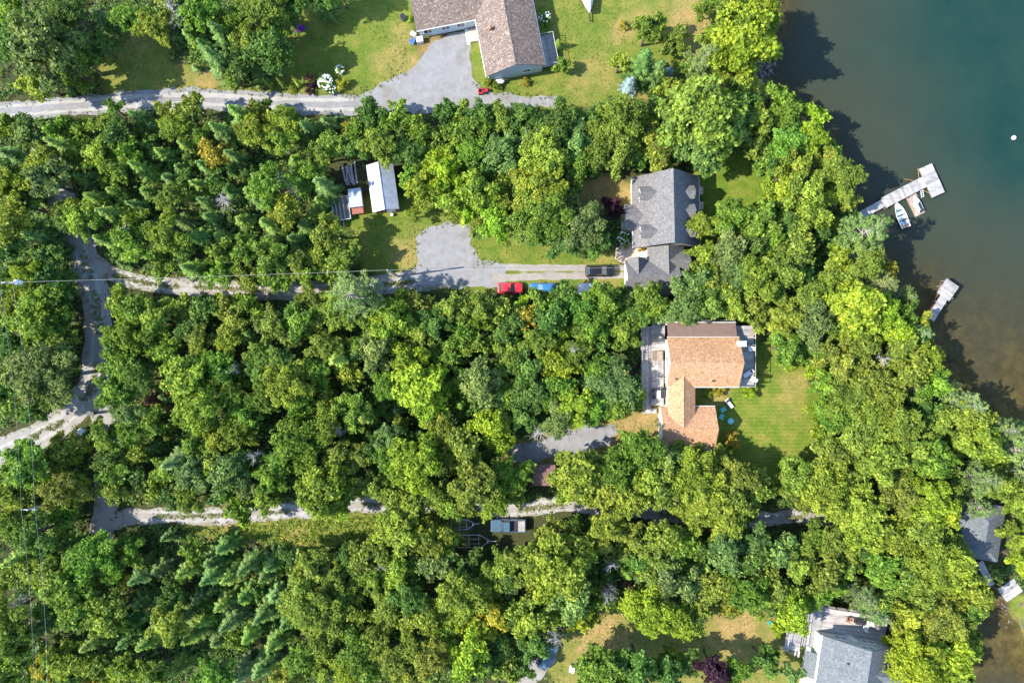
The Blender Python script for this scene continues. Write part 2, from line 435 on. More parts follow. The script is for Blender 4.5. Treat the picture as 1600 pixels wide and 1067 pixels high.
def M_ground():
    m, nt, b = mat_base('ground_cover')
    at = nd(nt, 'Attribute', attribute_name='zone'); s = nd(nt, 'SeparateColor'); nt.links.new(at.outputs['Color'], s.inputs[0])
    lawn, dry, wet = s.outputs; mown = at.outputs['Alpha']
    n1 = noise(nt, 0.5, 6, 0.65); n2 = noise(nt, 3.0, 6, 0.7); n3 = noise(nt, 12, 3, 0.7); n4 = noise(nt, 0.13, 4)
    floor = ramp(nt, n2.outputs[0], [(0.3, (0.03, 0.04, 0.016)), (0.55, (0.06, 0.065, 0.025)), (0.72, (0.13, 0.075, 0.04))]).outputs[0]
    green = ramp(nt, n1.outputs[0], [(0.3, (0.06, 0.145, 0.013)), (0.52, (0.12, 0.18, 0.022)), (0.72, (0.22, 0.215, 0.05))]).outputs[0]
    g2 = ramp(nt, n2.outputs[0], [(0.3, (0.72, 0.78, 0.7)), (0.7, (1.22, 1.15, 1.1))]).outputs[0]
    green = mix(nt, 1.0, green, g2, 'MULTIPLY'); green = mix(nt, 1.0, green, ramp(nt, n3.outputs[0], [(0.3, (0.7, 0.72, 0.7)), (0.7, (1.25, 1.25, 1.2))]).outputs[0], 'MULTIPLY'); green = mix(nt, 1.0, green, ramp(nt, n4.outputs[0], [(0.35, (0.85, 0.95, 0.8)), (0.65, (1.12, 1.05, 1.1))]).outputs[0], 'MULTIPLY')
    tc = nd(nt, 'TexCoord')
    wv = nd(nt, 'TexWave', bands_direction='Y', inp={'Scale': 0.55, 'Distortion': 1.2, 'Detail': 2.0, 'Detail Scale': 1.5})
    nt.links.new(tc.outputs['Object'], wv.inputs['Vector'])
    stripe = mix(nt, 1.0, green, ramp(nt, wv.outputs[0], [(0.2, (0.9, 0.95, 0.9)), (0.8, (1.2, 1.1, 1.05))]).outputs[0], 'MULTIPLY')
    green = mix(nt, mown, green, stripe)
    straw = ramp(nt, n2.outputs[0], [(0.28, (0.22, 0.135, 0.05)), (0.55, (0.36, 0.25, 0.1)), (0.75, (0.5, 0.39, 0.2))]).outputs[0]
    drym = mth(nt, 'MULTIPLY', dry, mth(nt, 'ADD', mth(nt, 'MULTIPLY', n1.outputs[0], 1.8), -0.05, True), True)
    c = mix(nt, lawn, floor, green); c = mix(nt, drym, c, straw)
    bed = ramp(nt, n1.outputs[0], [(0.3, (0.06, 0.045, 0.026)), (0.48, (0.16, 0.105, 0.055)), (0.62, (0.22, 0.155, 0.085)), (0.75, (0.32, 0.2, 0.07))]).outputs[0]
    bed = mix(nt, 1.0, bed, g2, 'MULTIPLY'); bed = mix(nt, 1.0, bed, ramp(nt, n3.outputs[0], [(0.3, (0.6, 0.6, 0.6)), (0.7, (1.4, 1.35, 1.2))]).outputs[0], 'MULTIPLY')
    c = mix(nt, wet, c, bed)
    nt.links.new(c, b.inputs['Base Color']); b.inputs['Roughness'].default_value = 0.95; b.inputs['Specular IOR Level'].default_value = 0.1
    h = mth(nt, 'ADD', mth(nt, 'MULTIPLY', n2.outputs[0], 1.0), mth(nt, 'MULTIPLY', n3.outputs[0], 0.7))
    bump(nt, b, h, 0.7, 0.12)
    return m

xs = axis_coords(-90, 100, 0.5, 900); ys = axis_coords(-62, 62, 0.5, 900)
g = link('ground', grid_mesh('ground', xs, ys, gz, M_ground(), ground_zones)); tag(g, kind='structure')

def M_water():
    m, nt, b = mat_base('lake_water')
    at = nd(nt, 'Attribute', attribute_name='var')
    n = noise(nt, 0.16, 7, 0.68); n2 = noise(nt, 1.2, 4, 0.6)
    murk = ramp(nt, n.outputs[0], [(0.3, (0.007, 0.032, 0.026)), (0.7, (0.015, 0.041, 0.030))]).outputs[0]
    shallow = (0.05, 0.05, 0.031)
    dm = mth(nt, 'MULTIPLY', at.outputs['Fac'], 0.36, True)
    col = mix(nt, dm, shallow, murk)
    b.inputs['Roughness'].default_value = 0.12; b.inputs['IOR'].default_value = 1.33
    nt.links.new(col, b.inputs['Base Color'])
    tr = nd(nt, 'BsdfTransparent'); tr.inputs[0].default_value = (0.82, 0.86, 0.7, 1)
    ms = nd(nt, 'MixShader')
    f = mth(nt, 'SUBTRACT', 1.0, mth(nt, 'POWER', 2.718, mth(nt, 'MULTIPLY', mth(nt, 'ADD', at.outputs['Fac'], 0.04), -2.1)), True)
    nt.links.new(f, ms.inputs[0]); nt.links.new(tr.outputs[0], ms.inputs[1]); nt.links.new(b.outputs[0], ms.inputs[2])
    nt.links.new(ms.outputs[0], nt.nodes['Material Output'].inputs[0])
    bump(nt, b, n2.outputs[0], 0.16, 0.06)
    return m

MW = M_water()
def water_sheet(name, xs, ys, x_from):
    X, Y = np.meshgrid(xs, ys); nx, ny = len(xs), len(ys)
    d = WATER_Z - gz(X.ravel(), Y.ravel())
    V = np.stack([X.ravel(), Y.ravel(), np.full(X.size, WATER_Z)], 1)
    i = np.arange(nx*ny).reshape(ny, nx)
    Q = np.stack([i[:-1, :-1].ravel(), i[:-1, 1:].ravel(), i[1:, 1:].ravel(), i[1:, :-1].ravel()], 1)
    keep = (d[Q] > -0.4).any(1)
    me = np_mesh(name, V, Q[keep], MW, var=np.clip(d, 0, 8))
    tag(link(name, me), kind='structure')
wx = axis_coords(38, 100, 0.7, 900); wx = wx[wx > 36]
wy = axis_coords(-24, 62, 0.7, 900); wy = wy[wy > -25]
water_sheet('lake_water', wx, wy, 0)
cx = axis_coords(66, 86, 0.7, 110); cx = cx[(cx > 64) & (cx < 120)]; cy = axis_coords(-62, -35, 0.7, 200); cy = cy[cy < -34]
water_sheet('cove_water', cx, cy, 0)

# ------------------------------------------------------------------ the setting: lanes and gravel lots
def ragged(poly, step=0.35, amp=0.3, seed=0):
    out = []; n = len(poly)
    for i in range(n):
        a = np.array(poly[i]); b_ = np.array(poly[(i+1) % n]); L = np.linalg.norm(b_-a); k = max(1, int(L/step))
        nrm = np.array([-(b_-a)[1], (b_-a)[0]])/max(L, 1e-6)
        for j in range(k):
            p = a+(b_-a)*j/k
            q = (vnoise(np.array([p[0]]), np.array([p[1]]), 0.9)[0]-0.5)*1.3+(vnoise(np.array([p[0]+50]), np.array([p[1]]), 2.6)[0]-0.5)*1.6
            out.append(tuple(p+nrm*q*amp))
    return out

def smooth_line(pts, sub=8):
    pts = [np.array(p, float) for p in pts]; out = []
    for i in range(len(pts)-1):
        p0 = pts[max(i-1, 0)]; p1 = pts[i]; p2 = pts[i+1]; p3 = pts[min(i+2, len(pts)-1)]
        for k in range(sub):
            t = k/sub
            out.append(0.5*((2*p1)+(-p0+p2)*t+(2*p0-5*p1+4*p2-p3)*t*t+(-p0+3*p1-3*p2+p3)*t**3))
    out.append(pts[-1]); return out

def band(pts_px, width):
    """outline (metres) of a lane along a line of photograph pixels"""
    L = smooth_line(W2(pts_px)); n = len(L); l = []; r = []
    for i in range(n):
        d = L[min(i+1, n-1)]-L[max(i-1, 0)]; d = d/np.linalg.norm(d); nn = np.array([-d[1], d[0]])
        ww = width[0]+(width[1]-width[0])*i/(n-1) if hasattr(width, '__len__') else width
        l.append(tuple(L[i]+nn*ww/2)); r.append(tuple(L[i]-nn*ww/2))
    return l+r[::-1]

ROADS = []
def sheet(name, outlines, z, mat, amp=0.3):
    vs, fs = [], []
    for q, o in enumerate(outlines):
        ROADS.append(o)
        pts = ragged(o, 0.35, amp)
        tris = mgeo.tessellate_polygon([[Vector((x, y, 0)) for x, y in pts]])
        n = len(vs); vs += [(x, y, z+0.006*q) for x, y in pts]
        for t in tris:
            a, b_, c = [Vector((*pts[i], 0)) for i in t]
            up = (b_-a).cross(c-a).z > 0
            fs.append(tuple(n+i for i in (t if up else t[::-1])))
    me = bpy.data.meshes.new(name); me.from_pydata(vs, [], fs); me.materials.append(mat); me.update()
    return tag(link(name, me), kind='structure')

sheet('gravel_road', [band([(60, 230), (95, 310), (125, 385), (150, 470), (153, 545), (140, 610), (100, 655), (40, 690), (-60, 735)], (4.6, 4.4)), band([(152, 625), (170, 690), (168, 760), (160, 825), (150, 900)], (4.0, 4.2))], 0.012, GRAVEL_TAN, 0.35)
sheet('middle_lane', [band([(140, 400), (180, 430), (240, 444), (330, 450), (450, 455), (580, 446), (680, 437), (780, 429)], (2.1, 3.4)),
                      band([(770, 418), (850, 419), (975, 419)], (1.2, 0.9)), band([(770, 434), (850, 432), (975, 430)], (1.3, 1.0))], 0.02, GRAVEL_TAN, 0.17)
sheet('gravel_lot', [W2([(650, 372), (665, 358), (700, 347), (736, 350), (738, 382), (752, 408), (792, 414), (792, 446), (660, 452), (635, 440), (650, 415)])], 0.028, GRAVEL_GREY, 0.4)
sheet('upper_lane', [band([(-40, 178), (60, 170), (130, 165), (220, 158), (310, 156), (400, 160), (500, 164), (620, 162)], (3.0, 3.4)),
                     W2([(548, 152), (600, 128), (645, 106), (668, 82), (680, 62), (733, 48), (735, 120), (752, 142), (800, 148), (870, 152), (872, 168), (790, 168), (700, 178), (560, 178)])], 0.012, GRAVEL_GREY, 0.4)
sheet('house_driveway', [W2([(798, 700), (850, 684), (905, 664), (960, 662), (966, 676), (950, 696), (890, 714), (800, 722)])], 0.012, GRAVEL_GREY, 0.4)
sheet('lower_lane', [band([(158, 826), (185, 814), (222, 806), (330, 806), (440, 799), (560, 789), (680, 788), (790, 797), (880, 790), (1000, 800), (1120, 812), (1250, 808), (1330, 830)], (2.7, 2.2))], 0.012, GRAVEL_TAN, 0.35)
sheet('side_driveway', [band([(800, 1085), (835, 1048), (862, 1022)], (3.0, 2.4))], 0.012, GRAVEL_TAN, 0.4)
sheet('stone_patio', [W2([(963, 388), (978, 378), (1003, 384), (1010, 388), (1008, 412), (972, 412), (960, 404)])], 0.02, PAVER, 0.1)

TRACK = M_gravel('worn_gravel', (0.32, 0.3, 0.275), (0.36, 0.345, 0.325), (0.27, 0.245, 0.21))
CENTRES = []
def tracks(parent, line, gap, z):
    """two paler worn wheel lines along a lane, grass left between them"""
    c = np.array(smooth_line(W2(line))); CENTRES.append(c); d = np.gradient(c, axis=0); d /= np.linalg.norm(d, axis=1, keepdims=True); nn = np.stack([-d[:, 1], d[:, 0]], 1)
    for s_ in (-1, 1):
        m = c+nn*s_*gap/2; o_ = [tuple(p) for p in m+nn*.27]+[tuple(p) for p in (m-nn*.27)[::-1]]
        t = sheet('wheel_track', [o_], z, TRACK, 0.2); ROADS.pop(); t.parent = parent; del t['kind']
obs = bpy.data.objects
tracks(obs['gravel_road'], [(125, 385), (150, 470), (153, 545), (140, 610), (100, 655), (40, 690), (-60, 735)], 1.6, 0.017)
tracks(obs['middle_lane'], [(180, 430), (240, 444), (330, 450), (450, 455), (580, 446), (640, 441)], 1.0, 0.026)
tracks(obs['upper_lane'], [(-40, 178), (60, 170), (130, 165), (220, 158), (310, 156), (400, 160), (500, 164), (560, 163)], 1.45, 0.017)
tracks(obs['lower_lane'], [(222, 806), (330, 806), (440, 799), (560, 789), (680, 788), (790, 797), (880, 790), (1000, 800), (1120, 812), (1250, 808)], 1.3, 0.018)

# hidden-from-trees areas: nothing grows here (photograph pixels)
OPEN = [
    [(118, 372), (150, 398), (190, 428), (290, 447), (330, 450), (330, 462), (230, 458), (172, 456), (168, 480), (176, 500), (158, 512), (154, 560), (150, 608), (135, 638), (165, 640), (165, 655), (132, 656), (60, 690), (-5, 722), (-5, 690), (40, 672), (95, 643), (128, 608), (140, 560), (135, 460)],
    [(545, 345), (620, 335), (640, 315), (700, 345), (735, 352), (748, 382), (790, 388), (880, 392), (930, 408), (975, 405), (975, 442), (920, 448), (830, 455), (770, 455), (690, 458), (620, 450), (565, 425), (545, 370)],
    [(520, 252), (620, 252), (628, 335), (545, 348), (520, 345)],
    [(-5, 112), (25, 118), (40, 145), (92, 160), (185, 150), (150, 118), (170, 50), (205, 42), (250, 60), (300, 108), (395, 142), (395, 130), (470, 95), (480, 50), (560, 20), (560, -5), (1080, -5), (1085, 40), (1050, 45), (1040, 25), (995, 30), (975, 70), (960, 90), (965, 140), (1010, 152), (900, 165), (860, 170), (740, 158), (640, 168), (560, 178), (480, 174), (420, 162), (400, 152), (205, 166), (90, 172), (-5, 186)],
    [(1003, 500), (1180, 500), (1190, 545), (1258, 572), (1276, 690), (1240, 745), (1195, 725), (1130, 690), (1040, 700), (960, 700), (930, 716), (800, 718), (800, 695), (850, 690), (905, 662), (985, 640), (1004, 620)],
    [(975, 270), (1098, 268), (1150, 255), (1195, 262), (1200, 300), (1150, 333), (1110, 330), (1090, 385), (1070, 398), (1066, 430), (1055, 445), (965, 445), (965, 380), (978, 350)],
    [(920, 290), (955, 285), (945, 318), (915, 305)],
    [(215, 800), (340, 800), (470, 795), (560, 785), (610, 783), (610, 798), (690, 802), (560, 840), (460, 838), (390, 842), (330, 824), (240, 824), (180, 842), (140, 840), (138, 800)],
    [(712, 806), (790, 800), (860, 780), (884, 785), (880, 800), (842, 812), (825, 832), (780, 850), (715, 860)],
    [(1185, 800), (1245, 798), (1248, 820), (1190, 822)],
    [(830, 726), (870, 726), (870, 765), (838, 765)],
    [(880, 1005), (940, 968), (975, 962), (1000, 988), (1080, 994), (1110, 962), (1170, 955), (1240, 985), (1240, 1010), (1100, 1015), (1080, 1005), (960, 1008), (925, 1025), (895, 1067), (830, 1067), (830, 1035)],
    [(1262, 950), (1385, 965), (1380, 985), (1400, 1010), (1410, 1090), (1240, 1090), (1240, 1010)],
    [(1498, 800), (1560, 793), (1580, 825), (1577, 870), (1545, 880), (1598, 920), (1580, 942), (1530, 900), (1498, 850)],
    [(1215, -20), (1225, 60), (1180, 95), (1178, 110), (1210, 132), (1270, 155), (1300, 215), (1340, 270), (1345, 330), (1385, 370), (1400, 420), (1420, 450), (1450, 500), (1480, 580), (1510, 595), (1550, 640), (1700, 655), (1700, -20)],
    [(1530, 925), (1700, 945), (1700, 1100), (1520, 1100)],
]

# ------------------------------------------------------------------ plants: shared crown and trunk shapes
def unit(v): return v/np.maximum(np.linalg.norm(v, axis=1, keepdims=True), 1e-9)

def rhombi(c, nrm, along, ln, wd, rng):
    """one small leaf face per row: centre, normal, direction of its length"""
    a = along-nrm*(along*nrm).sum(1, keepdims=True); a = unit(a); b = np.cross(nrm, a)
    V = np.stack([c-a*ln[:, None]/2, c+b*wd[:, None]/2-nrm*ln[:, None]*0.06, c+a*ln[:, None]/2, c-b*wd[:, None]/2-nrm*ln[:, None]*0.06], 1)
    Q = np.arange(len(c)*4).reshape(-1, 4)
    return V.reshape(-1, 3), Q

def ico_blob(c, r, rng):
    bm = bmesh.new(); bmesh.ops.create_icosphere(bm, subdivisions=1, radius=1.0)
    v = np.array([p.co[:] for p in bm.verts]); f = np.array([[p.index for p in t.verts] for t in bm.faces]); bm.free()
    v = v*(r*(0.85+0.3*rng.random((len(v), 1))))
    return v+c, f

def broad_crown(seed, R, H, lobes, leaf=0.33, open_=0.0, flat=0.62):
    """lobed crown: limbs' ends carry lobes, lobes carry tufts, tufts carry leaves"""
    rng = np.random.default_rng(seed)
    hc = R*flat*1.15; zc = H-hc
    lob = []
    for i in range(lobes):
        for _ in range(30):
            d = rng.normal(size=3); d /= np.linalg.norm(d)
            if d[2] > -0.45: break
        rr = 0.45+0.45*rng.random()**0.7
        r_l = R*(0.17+0.2*rng.random()**1.3)
        ang = 1+0.16*math.sin(3*math.atan2(d[1], d[0])+seed)+0.1*math.sin(5*math.atan2(d[1], d[0])+2*seed)
        lob.append((np.array([d[0]*R*rr*ang, d[1]*R*rr*ang, zc+d[2]*hc*rr*0.95]), r_l))
    lob.append((np.array([0, 0, zc+hc*0.55]), R*0.36))
    C, N, A, L, W_, T = [], [], [], [], [], []
    for c, r in lob:
        nt_ = int(4*math.pi*r*r/(0.33*(leaf/0.33)**1.3)*(1-open_))+6
        ax = c-np.array([0, 0, zc-0.2*hc]); ax = ax/max(np.linalg.norm(ax), 1e-6)
        d = unit(rng.normal(size=(nt_, 3))); d[:, 2] = np.where(d[:, 2] < -0.35, -d[:, 2]*0.6, d[:, 2]); d = unit(d)
        rad = r*(0.62+0.42*rng.random((nt_, 1))+0.28*(rng.random((nt_, 1)) > 0.88))
        off = d*rad; along = (off*ax).sum(1, keepdims=True)
        off = off+ax*along*0.45-(off-ax*along)*0.12
        tc = c+off*np.array([1, 1, 0.8])
        lobe_v = rng.normal()*0.13
        k = 8
        tc = np.repeat(tc, k, 0); dd = np.repeat(d, k, 0)
        tv = np.repeat(np.clip(0.5+lobe_v+rng.normal(size=nt_)*0.17, 0.02, 1), k)
        cc = tc+rng.normal(size=tc.shape)*np.array([0.16, 0.16, 0.12])*(leaf/0.33)**0.8
        nn = unit(dd*0.7+np.array([0, 0, 0.5])+rng.normal(size=tc.shape)*0.72)
        C.append(cc); N.append(nn); A.append(rng.normal(size=tc.shape)); n = len(cc)
        s = leaf*(0.65+0.75*rng.random(n)); L.append(s*1.3); W_.append(s*0.85)
        T.append(np.clip(tv+rng.normal(size=n)*0.19, 0, 1))
    C = np.concatenate(C); N = np.concatenate(N); A = np.concatenate(A); L = np.concatenate(L); W_ = np.concatenate(W_); T = np.concatenate(T)
    V, Q = rhombi(C, N, A, L, W_, rng)
    return np_mesh('crown', V, Q, FOL, var=np.repeat(T, 4)), [l[0] for l in lob]

def limb_mesh(ends, H, r0, rng, mat=None, trunk_top=0.62, curve=0.25):
    mb = MB()
    zt = H*trunk_top
    mb.tube([(0, 0, -0.4), (rng.normal()*.1, rng.normal()*.1, zt*0.5), (rng.normal()*.2, rng.normal()*.2, zt), (rng.normal()*.3, rng.normal()*.3, H*0.86)], [r0*1.25, r0*0.9, r0*0.6, r0*0.15], 6)
    for e in ends:
        e = Vector(e); s = Vector((0, 0, zt*(0.55+0.4*rng.random())))
        m = s.lerp(e, 0.5)+Vector((rng.normal()*curve, rng.normal()*curve, -0.2))
        mb.tube([s, m, e], [r0*0.42, r0*0.28, r0*0.08], 4)
    return mb.mesh('trunk', mat or BARK)

def spruce_crown(seed, R, H, dens=1.0):
    rng = np.random.default_rng(seed)
    C, N, A, L, W_, T = [], [], [], [], [], []
    z = 0.7
    while z < H-0.15:
        f = 1-z/H
        Lb = R*(f**0.82)*(0.9+0.2*rng.random())+0.08
        nb = max(5, int(9*dens*(0.6+0.5*f))); a0 = rng.random()*7
        for b in range(nb):
            ang = a0+2*math.pi*b/nb+rng.normal()*0.26; l = Lb*(0.5+0.62*rng.random())
            dx = np.array([math.cos(ang), math.sin(ang), 0]); side = np.array([-dx[1], dx[0], 0])
            bv = np.clip(0.45+rng.normal()*0.22, 0, 1)
            ns = max(2, int(l/0.2))
            for k in range(ns):
                t = (k+0.7)/ns; p = dx*l*t+np.array([0, 0, z-0.30*l*t*t+0.16*l*max(0, t-.6)*2])
                wl_ = (0.18+0.30*min(l, 1.6)*(1-0.62*t))
                for sgn in (-1, 1):
                    dirv = dx*0.75+side*sgn*0.85+np.array([0, 0, -0.12])
                    C.append(p+dirv*wl_*0.42); A.append(dirv); N.append(np.array([0, 0, 1.0])+side*sgn*0.25+dx*0.25+rng.normal(size=3)*0.22)
                    L.append(wl_*1.15); W_.append(0.11+0.05*rng.random()); T.append(np.clip(bv+rng.normal()*0.1, 0, 1))
                C.append(p+np.array([0, 0, 0.03])); A.append(dx); N.append(np.array([0, 0, 1.0])+dx*0.35+rng.normal(size=3)*0.15); L.append(0.34); W_.append(0.17); T.append(np.clip(bv+0.2*t+rng.normal()*0.1, 0, 1))
        z += 0.5*(0.75+0.5*rng.random())*(0.55+0.6*f)
    for k in range(5):
        C.append(np.array([0, 0, H-0.1-0.12*k])); A.append(np.array([0.1*rng.normal(), 0.1*rng.normal(), 1])); N.append(rng.normal(size=3)); L.append(0.5); W_.append(0.1); T.append(0.6)
    C = np.array(C); N = unit(np.array(N)); A = np.array(A)
    V, Q = rhombi(C, N, A, np.array(L), np.array(W_), rng)
    return np_mesh('crown', V, Q, NEED, var=np.repeat(np.array(T), 4))

def pine_crown(seed, R, H):
    rng = np.random.default_rng(seed); ends = []
    C, N, A, L, W_, T = [], [], [], [], [], []
    for lev in range(9):
        z = H*(0.36+0.6*lev/8); f = 1-((z/H-0.36)/0.64); Lb = R*(0.28+0.78*f**0.8); nb = 6 if lev < 7 else 4; a0 = rng.random()*7
        for b in range(nb):
            ang = a0+2*math.pi*b/nb+rng.normal()*0.25; l = Lb*(0.6+0.5*rng.random())
            dx = np.array([math.cos(ang), math.sin(ang), 0]); side = np.array([-dx[1], dx[0], 0])
            e = dx*l+np.array([0, 0, z+0.12*l]); ends.append(e)
            bv = np.clip(0.5+rng.normal()*0.15, 0, 1)
            ntuft = max(3, int(l/0.26))
            for k in range(ntuft):
                t = 0.35+0.68*(k+rng.random()*0.6)/ntuft; sp = (rng.random()-0.5)*0.8*(0.3+t)*min(l, 2)*0.55
                p = dx*l*t+side*sp+np.array([0, 0, z+0.12*l*t+0.12])
                n = 17; dv = unit(np.tile(dx*0.6, (n, 1))+rng.normal(size=(n, 3))*0.65+np.array([0, 0, 0.45]))
                C.append(p+dv*0.17); A.append(dv); N.append(unit(np.array([0, 0, 0.8])+rng.normal(size=(n, 3))*0.6))
                L.append(0.42*(0.8+0.4*rng.random(n))); W_.append(np.full(n, 0.075)); T.append(np.clip(bv+rng.normal(size=n)*0.14, 0, 1))
    C = np.concatenate(C); N = np.concatenate(N); A = np.concatenate(A); L = np.concatenate(L); W_ = np.concatenate(W_); T = np.concatenate(T)
    V, Q = rhombi(C, N, A, L, W_, rng)
    mb = MB(); mb.tube([(0, 0, -0.4), (0, 0, H*0.5), (0, 0, H*0.97)], [0.2, 0.14, 0.03], 6)
    for e in ends:
        zz = e[2]-0.12*math.hypot(e[0], e[1]); mb.tube([(0, 0, zz), (e[0]*0.5, e[1]*0.5, zz+0.05), tuple(e)], [0.06, 0.045, 0.02], 4)
    return np_mesh('crown', V, Q, NEED, var=np.repeat(T, 4)), mb.mesh('trunk', M_PINE)

def dead_mesh(seed, R, H):
    rng = np.random.default_rng(seed); mb = MB()
    mb.tube([(0, 0, -0.4), (0, 0, H*0.5), (rng.normal()*.3, rng.normal()*.3, H)], [0.16, 0.12, 0.03], 6)
    br = MB()
    for i in range(30):
        z = H*(0.45+0.52*rng.random()); l = R*(1.05-0.55*(z/H-0.45)/0.52)*(0.55+0.5*rng.random()); a = rng.random()*6.3
        d = np.array([math.cos(a), math.sin(a), 0.25+rng.normal()*0.2])
        p0 = np.array([0, 0, z]); p1 = p0+d*l*0.5+rng.normal(size=3)*0.12; p2 = p0+d*l+rng.normal(size=3)*0.2
        br.tube([p0, p1, p2], [0.05, 0.035, 0.015], 4)
        for j in range(6):
            t = 0.25+0.75*rng.random(); q = p0+(p2-p0)*t; dd = d+rng.normal(size=3)*0.75; l2 = l*(0.2+0.3*rng.random())
            br.tube([q, q+dd*l2*0.5, q+dd*l2+rng.normal(size=3)*0.1], [0.028, 0.02, 0.01], 3)
    return mb.mesh('trunk', DEADWOOD), br.mesh('bare_branches', DEADWOOD)

M_PINE = M_plain('pine_bark', (0.30, 0.26, 0.24), 0.9, 0.3, 3)
PROTO = {}
ROAD_BOX = [(min(q[0] for q in o)-.5, max(q[0] for q in o)+.5, min(q[1] for q in o)-.5, max(q[1] for q in o)+.5) for o in ROADS]
def build_protos():
    spec = {'S': (1.9, 5.4, 15), 'M': (3.0, 8.4, 27), 'L': (4.3, 10.8, 44)}
    for k, (R, H, n) in spec.items():
        PROTO['b'+k] = []
        for i in range(4):
            s = 100*i+int(R*10)
            cr, ends = broad_crown(s, R, H, int(n*(1.15, 1.0, 0.85, 1.0)[i]), leaf=(0.2, 0.25, 0.31, 0.37)[i], open_=(0, 0.05, 0.1, 0.15)[i], flat=(0.6, 0.7, 0.62, 0.8)[i])
            rng = np.random.default_rng(s+1); idx = rng.permutation(len(ends))[:8]
            PROTO['b'+k].append((cr, limb_mesh([ends[j] for j in idx], H, 0.05*H**0.5+0.04*R, rng), R, H))
    PROTO['u'] = []
    for i in range(4):
        cr, ends = broad_crown(900+i, 1.2, 1.7, 9, leaf=0.2, flat=0.6)
        PROTO['u'].append((cr, limb_mesh(ends[:5], 1.7, 0.05, np.random.default_rng(i)), 1.2, 1.7))
    PROTO['s'] = []
    for i in range(5):
        R, H = ((2.2, 8.2), (2.3, 6.9), (2.1, 7.6), (2.6, 6.0), (2.4, 6.6))[i]
        mb = MB(); mb.tube([(0, 0, -0.4), (0, 0, H*0.5), (0, 0, H*0.98)], [0.19, 0.12, 0.02], 6)
        PROTO['s'].append((spruce_crown(300+i, R, H), mb.mesh('trunk', BARK), R, H))
    PROTO['p'] = []
    for i in range(3):
        cr, tr = pine_crown(400+i, 2.8, 10.5); PROTO['p'].append((cr, tr, 2.8, 10.5))
    PROTO['d'] = []
    for i in range(4):
        tr, br = dead_mesh(500+i, 2.0, 8.5); PROTO['d'].append((br, tr, 2.0, 8.5))
build_protos()

LEAF = {'G': (0.14, 0.238, 0.028), 'D': (0.094, 0.178, 0.032), 'Y': (0.212, 0.28, 0.032), 'L': (0.228, 0.325, 0.025), 'O': (0.182, 0.25, 0.035),
        'B': (0.148, 0.232, 0.06), 'A': (0.32, 0.29, 0.03), 'R': (0.06, 0.022, 0.035), 'S': (0.2, 0.27, 0.28), 'N': (0.2, 0.11, 0.05), 'V': (0.34, 0.03, 0.58)}
TREE_REC = []       # (root, kind, colour code, pixel x, pixel y, radius)
BNAME = {'G': 'broadleaf_tree', 'D': 'dark_broadleaf_tree', 'Y': 'lime_leaved_tree', 'L': 'lime_leaved_tree', 'O': 'olive_leaved_tree', 'B': 'grey_green_tree', 'A': 'golden_leaved_tree', 'R': 'purple_leaved_tree', 'N': 'russet_leaved_tree'}
KINDN = {'b': 'broadleaf_tree', 's': 'spruce_tree', 'p': 'pine_tree', 'd': 'dead_tree', 'u': 'shrub'}
CATN = {'b': 'tree', 's': 'tree', 'p': 'tree', 'd': 'tree', 'u': 'shrub'}
def plant(px, py, rpx, kind, col, label=None, name=None, h=None):
    r = rpx*MPP
    if kind == 'b': key = 'bS' if r < 2.35 else ('bM' if r < 3.5 else 'bL')
    else: key = kind
    pr = PROTO[key][int(RNG.integers(len(PROTO[key])))]
    body, trunk, R, H = pr
    s = r/R
    sz = s*(0.88+0.24*RNG.random())
    if kind in 'spd': sz = max(sz, 0.62) if r > 1.3 else sz
    if kind == 'd': sz = max(sz, 0.75+0.3*RNG.random())
    if kind == 'b': sz = min(max(sz, s*0.9), 1.25)
    if h: sz = h/H
    zc = H*sz*(0.72 if kind in 'bu' else 0.55)
    r2 = s*0.93 if kind == 'b' else s
    p = P(px, py, zc); z = float(gz(p.x, p.y)[0])
    if kind != 'u':           # and no trunk stands in a lane
        for rd, (bx0, bx1, by0, by1) in zip(ROADS, ROAD_BOX):
            if not (bx0 < p.x < bx1 and by0 < p.y < by1): continue
            for _ in range(30):
                q4 = sdf(rd, np.array([p.x, p.x+.2, p.x]), np.array([p.y, p.y, p.y+.2]))
                if q4[0] < -0.25: break
                gx, gy = q4[1]-q4[0], q4[2]-q4[0]; gl = max(math.hypot(gx, gy), 1e-6); p.x -= 0.2*gx/gl; p.y -= 0.2*gy/gl
        z = float(gz(p.x, p.y)[0])
    if z < WATER_Z+0.3:       # keep the foot of the tree on the bank
        for _ in range(40):
            p.x -= 0.35; p.y -= 0.06; z = float(gz(p.x, p.y)[0])
            if z >= WATER_Z+0.3: break
    o = thing(name or (BNAME.get(col) if kind == 'b' else None) or KINDN[kind], (p.x, p.y, z), RNG.random()*6.28, label, CATN[kind])
    if kind in 'd': o.rotation_euler = (RNG.normal()*0.14, RNG.normal()*0.14, RNG.random()*6.28)
    if kind in 'bp': o.rotation_euler = (RNG.normal()*0.05, RNG.normal()*0.05, RNG.random()*6.28)
    o.scale = (r2, r2, sz)
    c = link('bare_branches' if kind == 'd' else ('foliage' if kind == 'u' else 'crown'), body, o)
    base = np.array(LEAF.get(col, (0.1, 0.1, 0.1)))*(0.84+0.32*RNG.random())*(1+RNG.normal(size=3)*np.array([0.07, 0.04, 0.05]))
    c.color = (*[float(np.clip(v, 0.004, 0.9)) for v in base], 1)
    link('stem' if kind == 'u' else 'trunk', trunk, o)
    TREE_REC.append((o, kind, col, px, py, rpx, label))
    return o

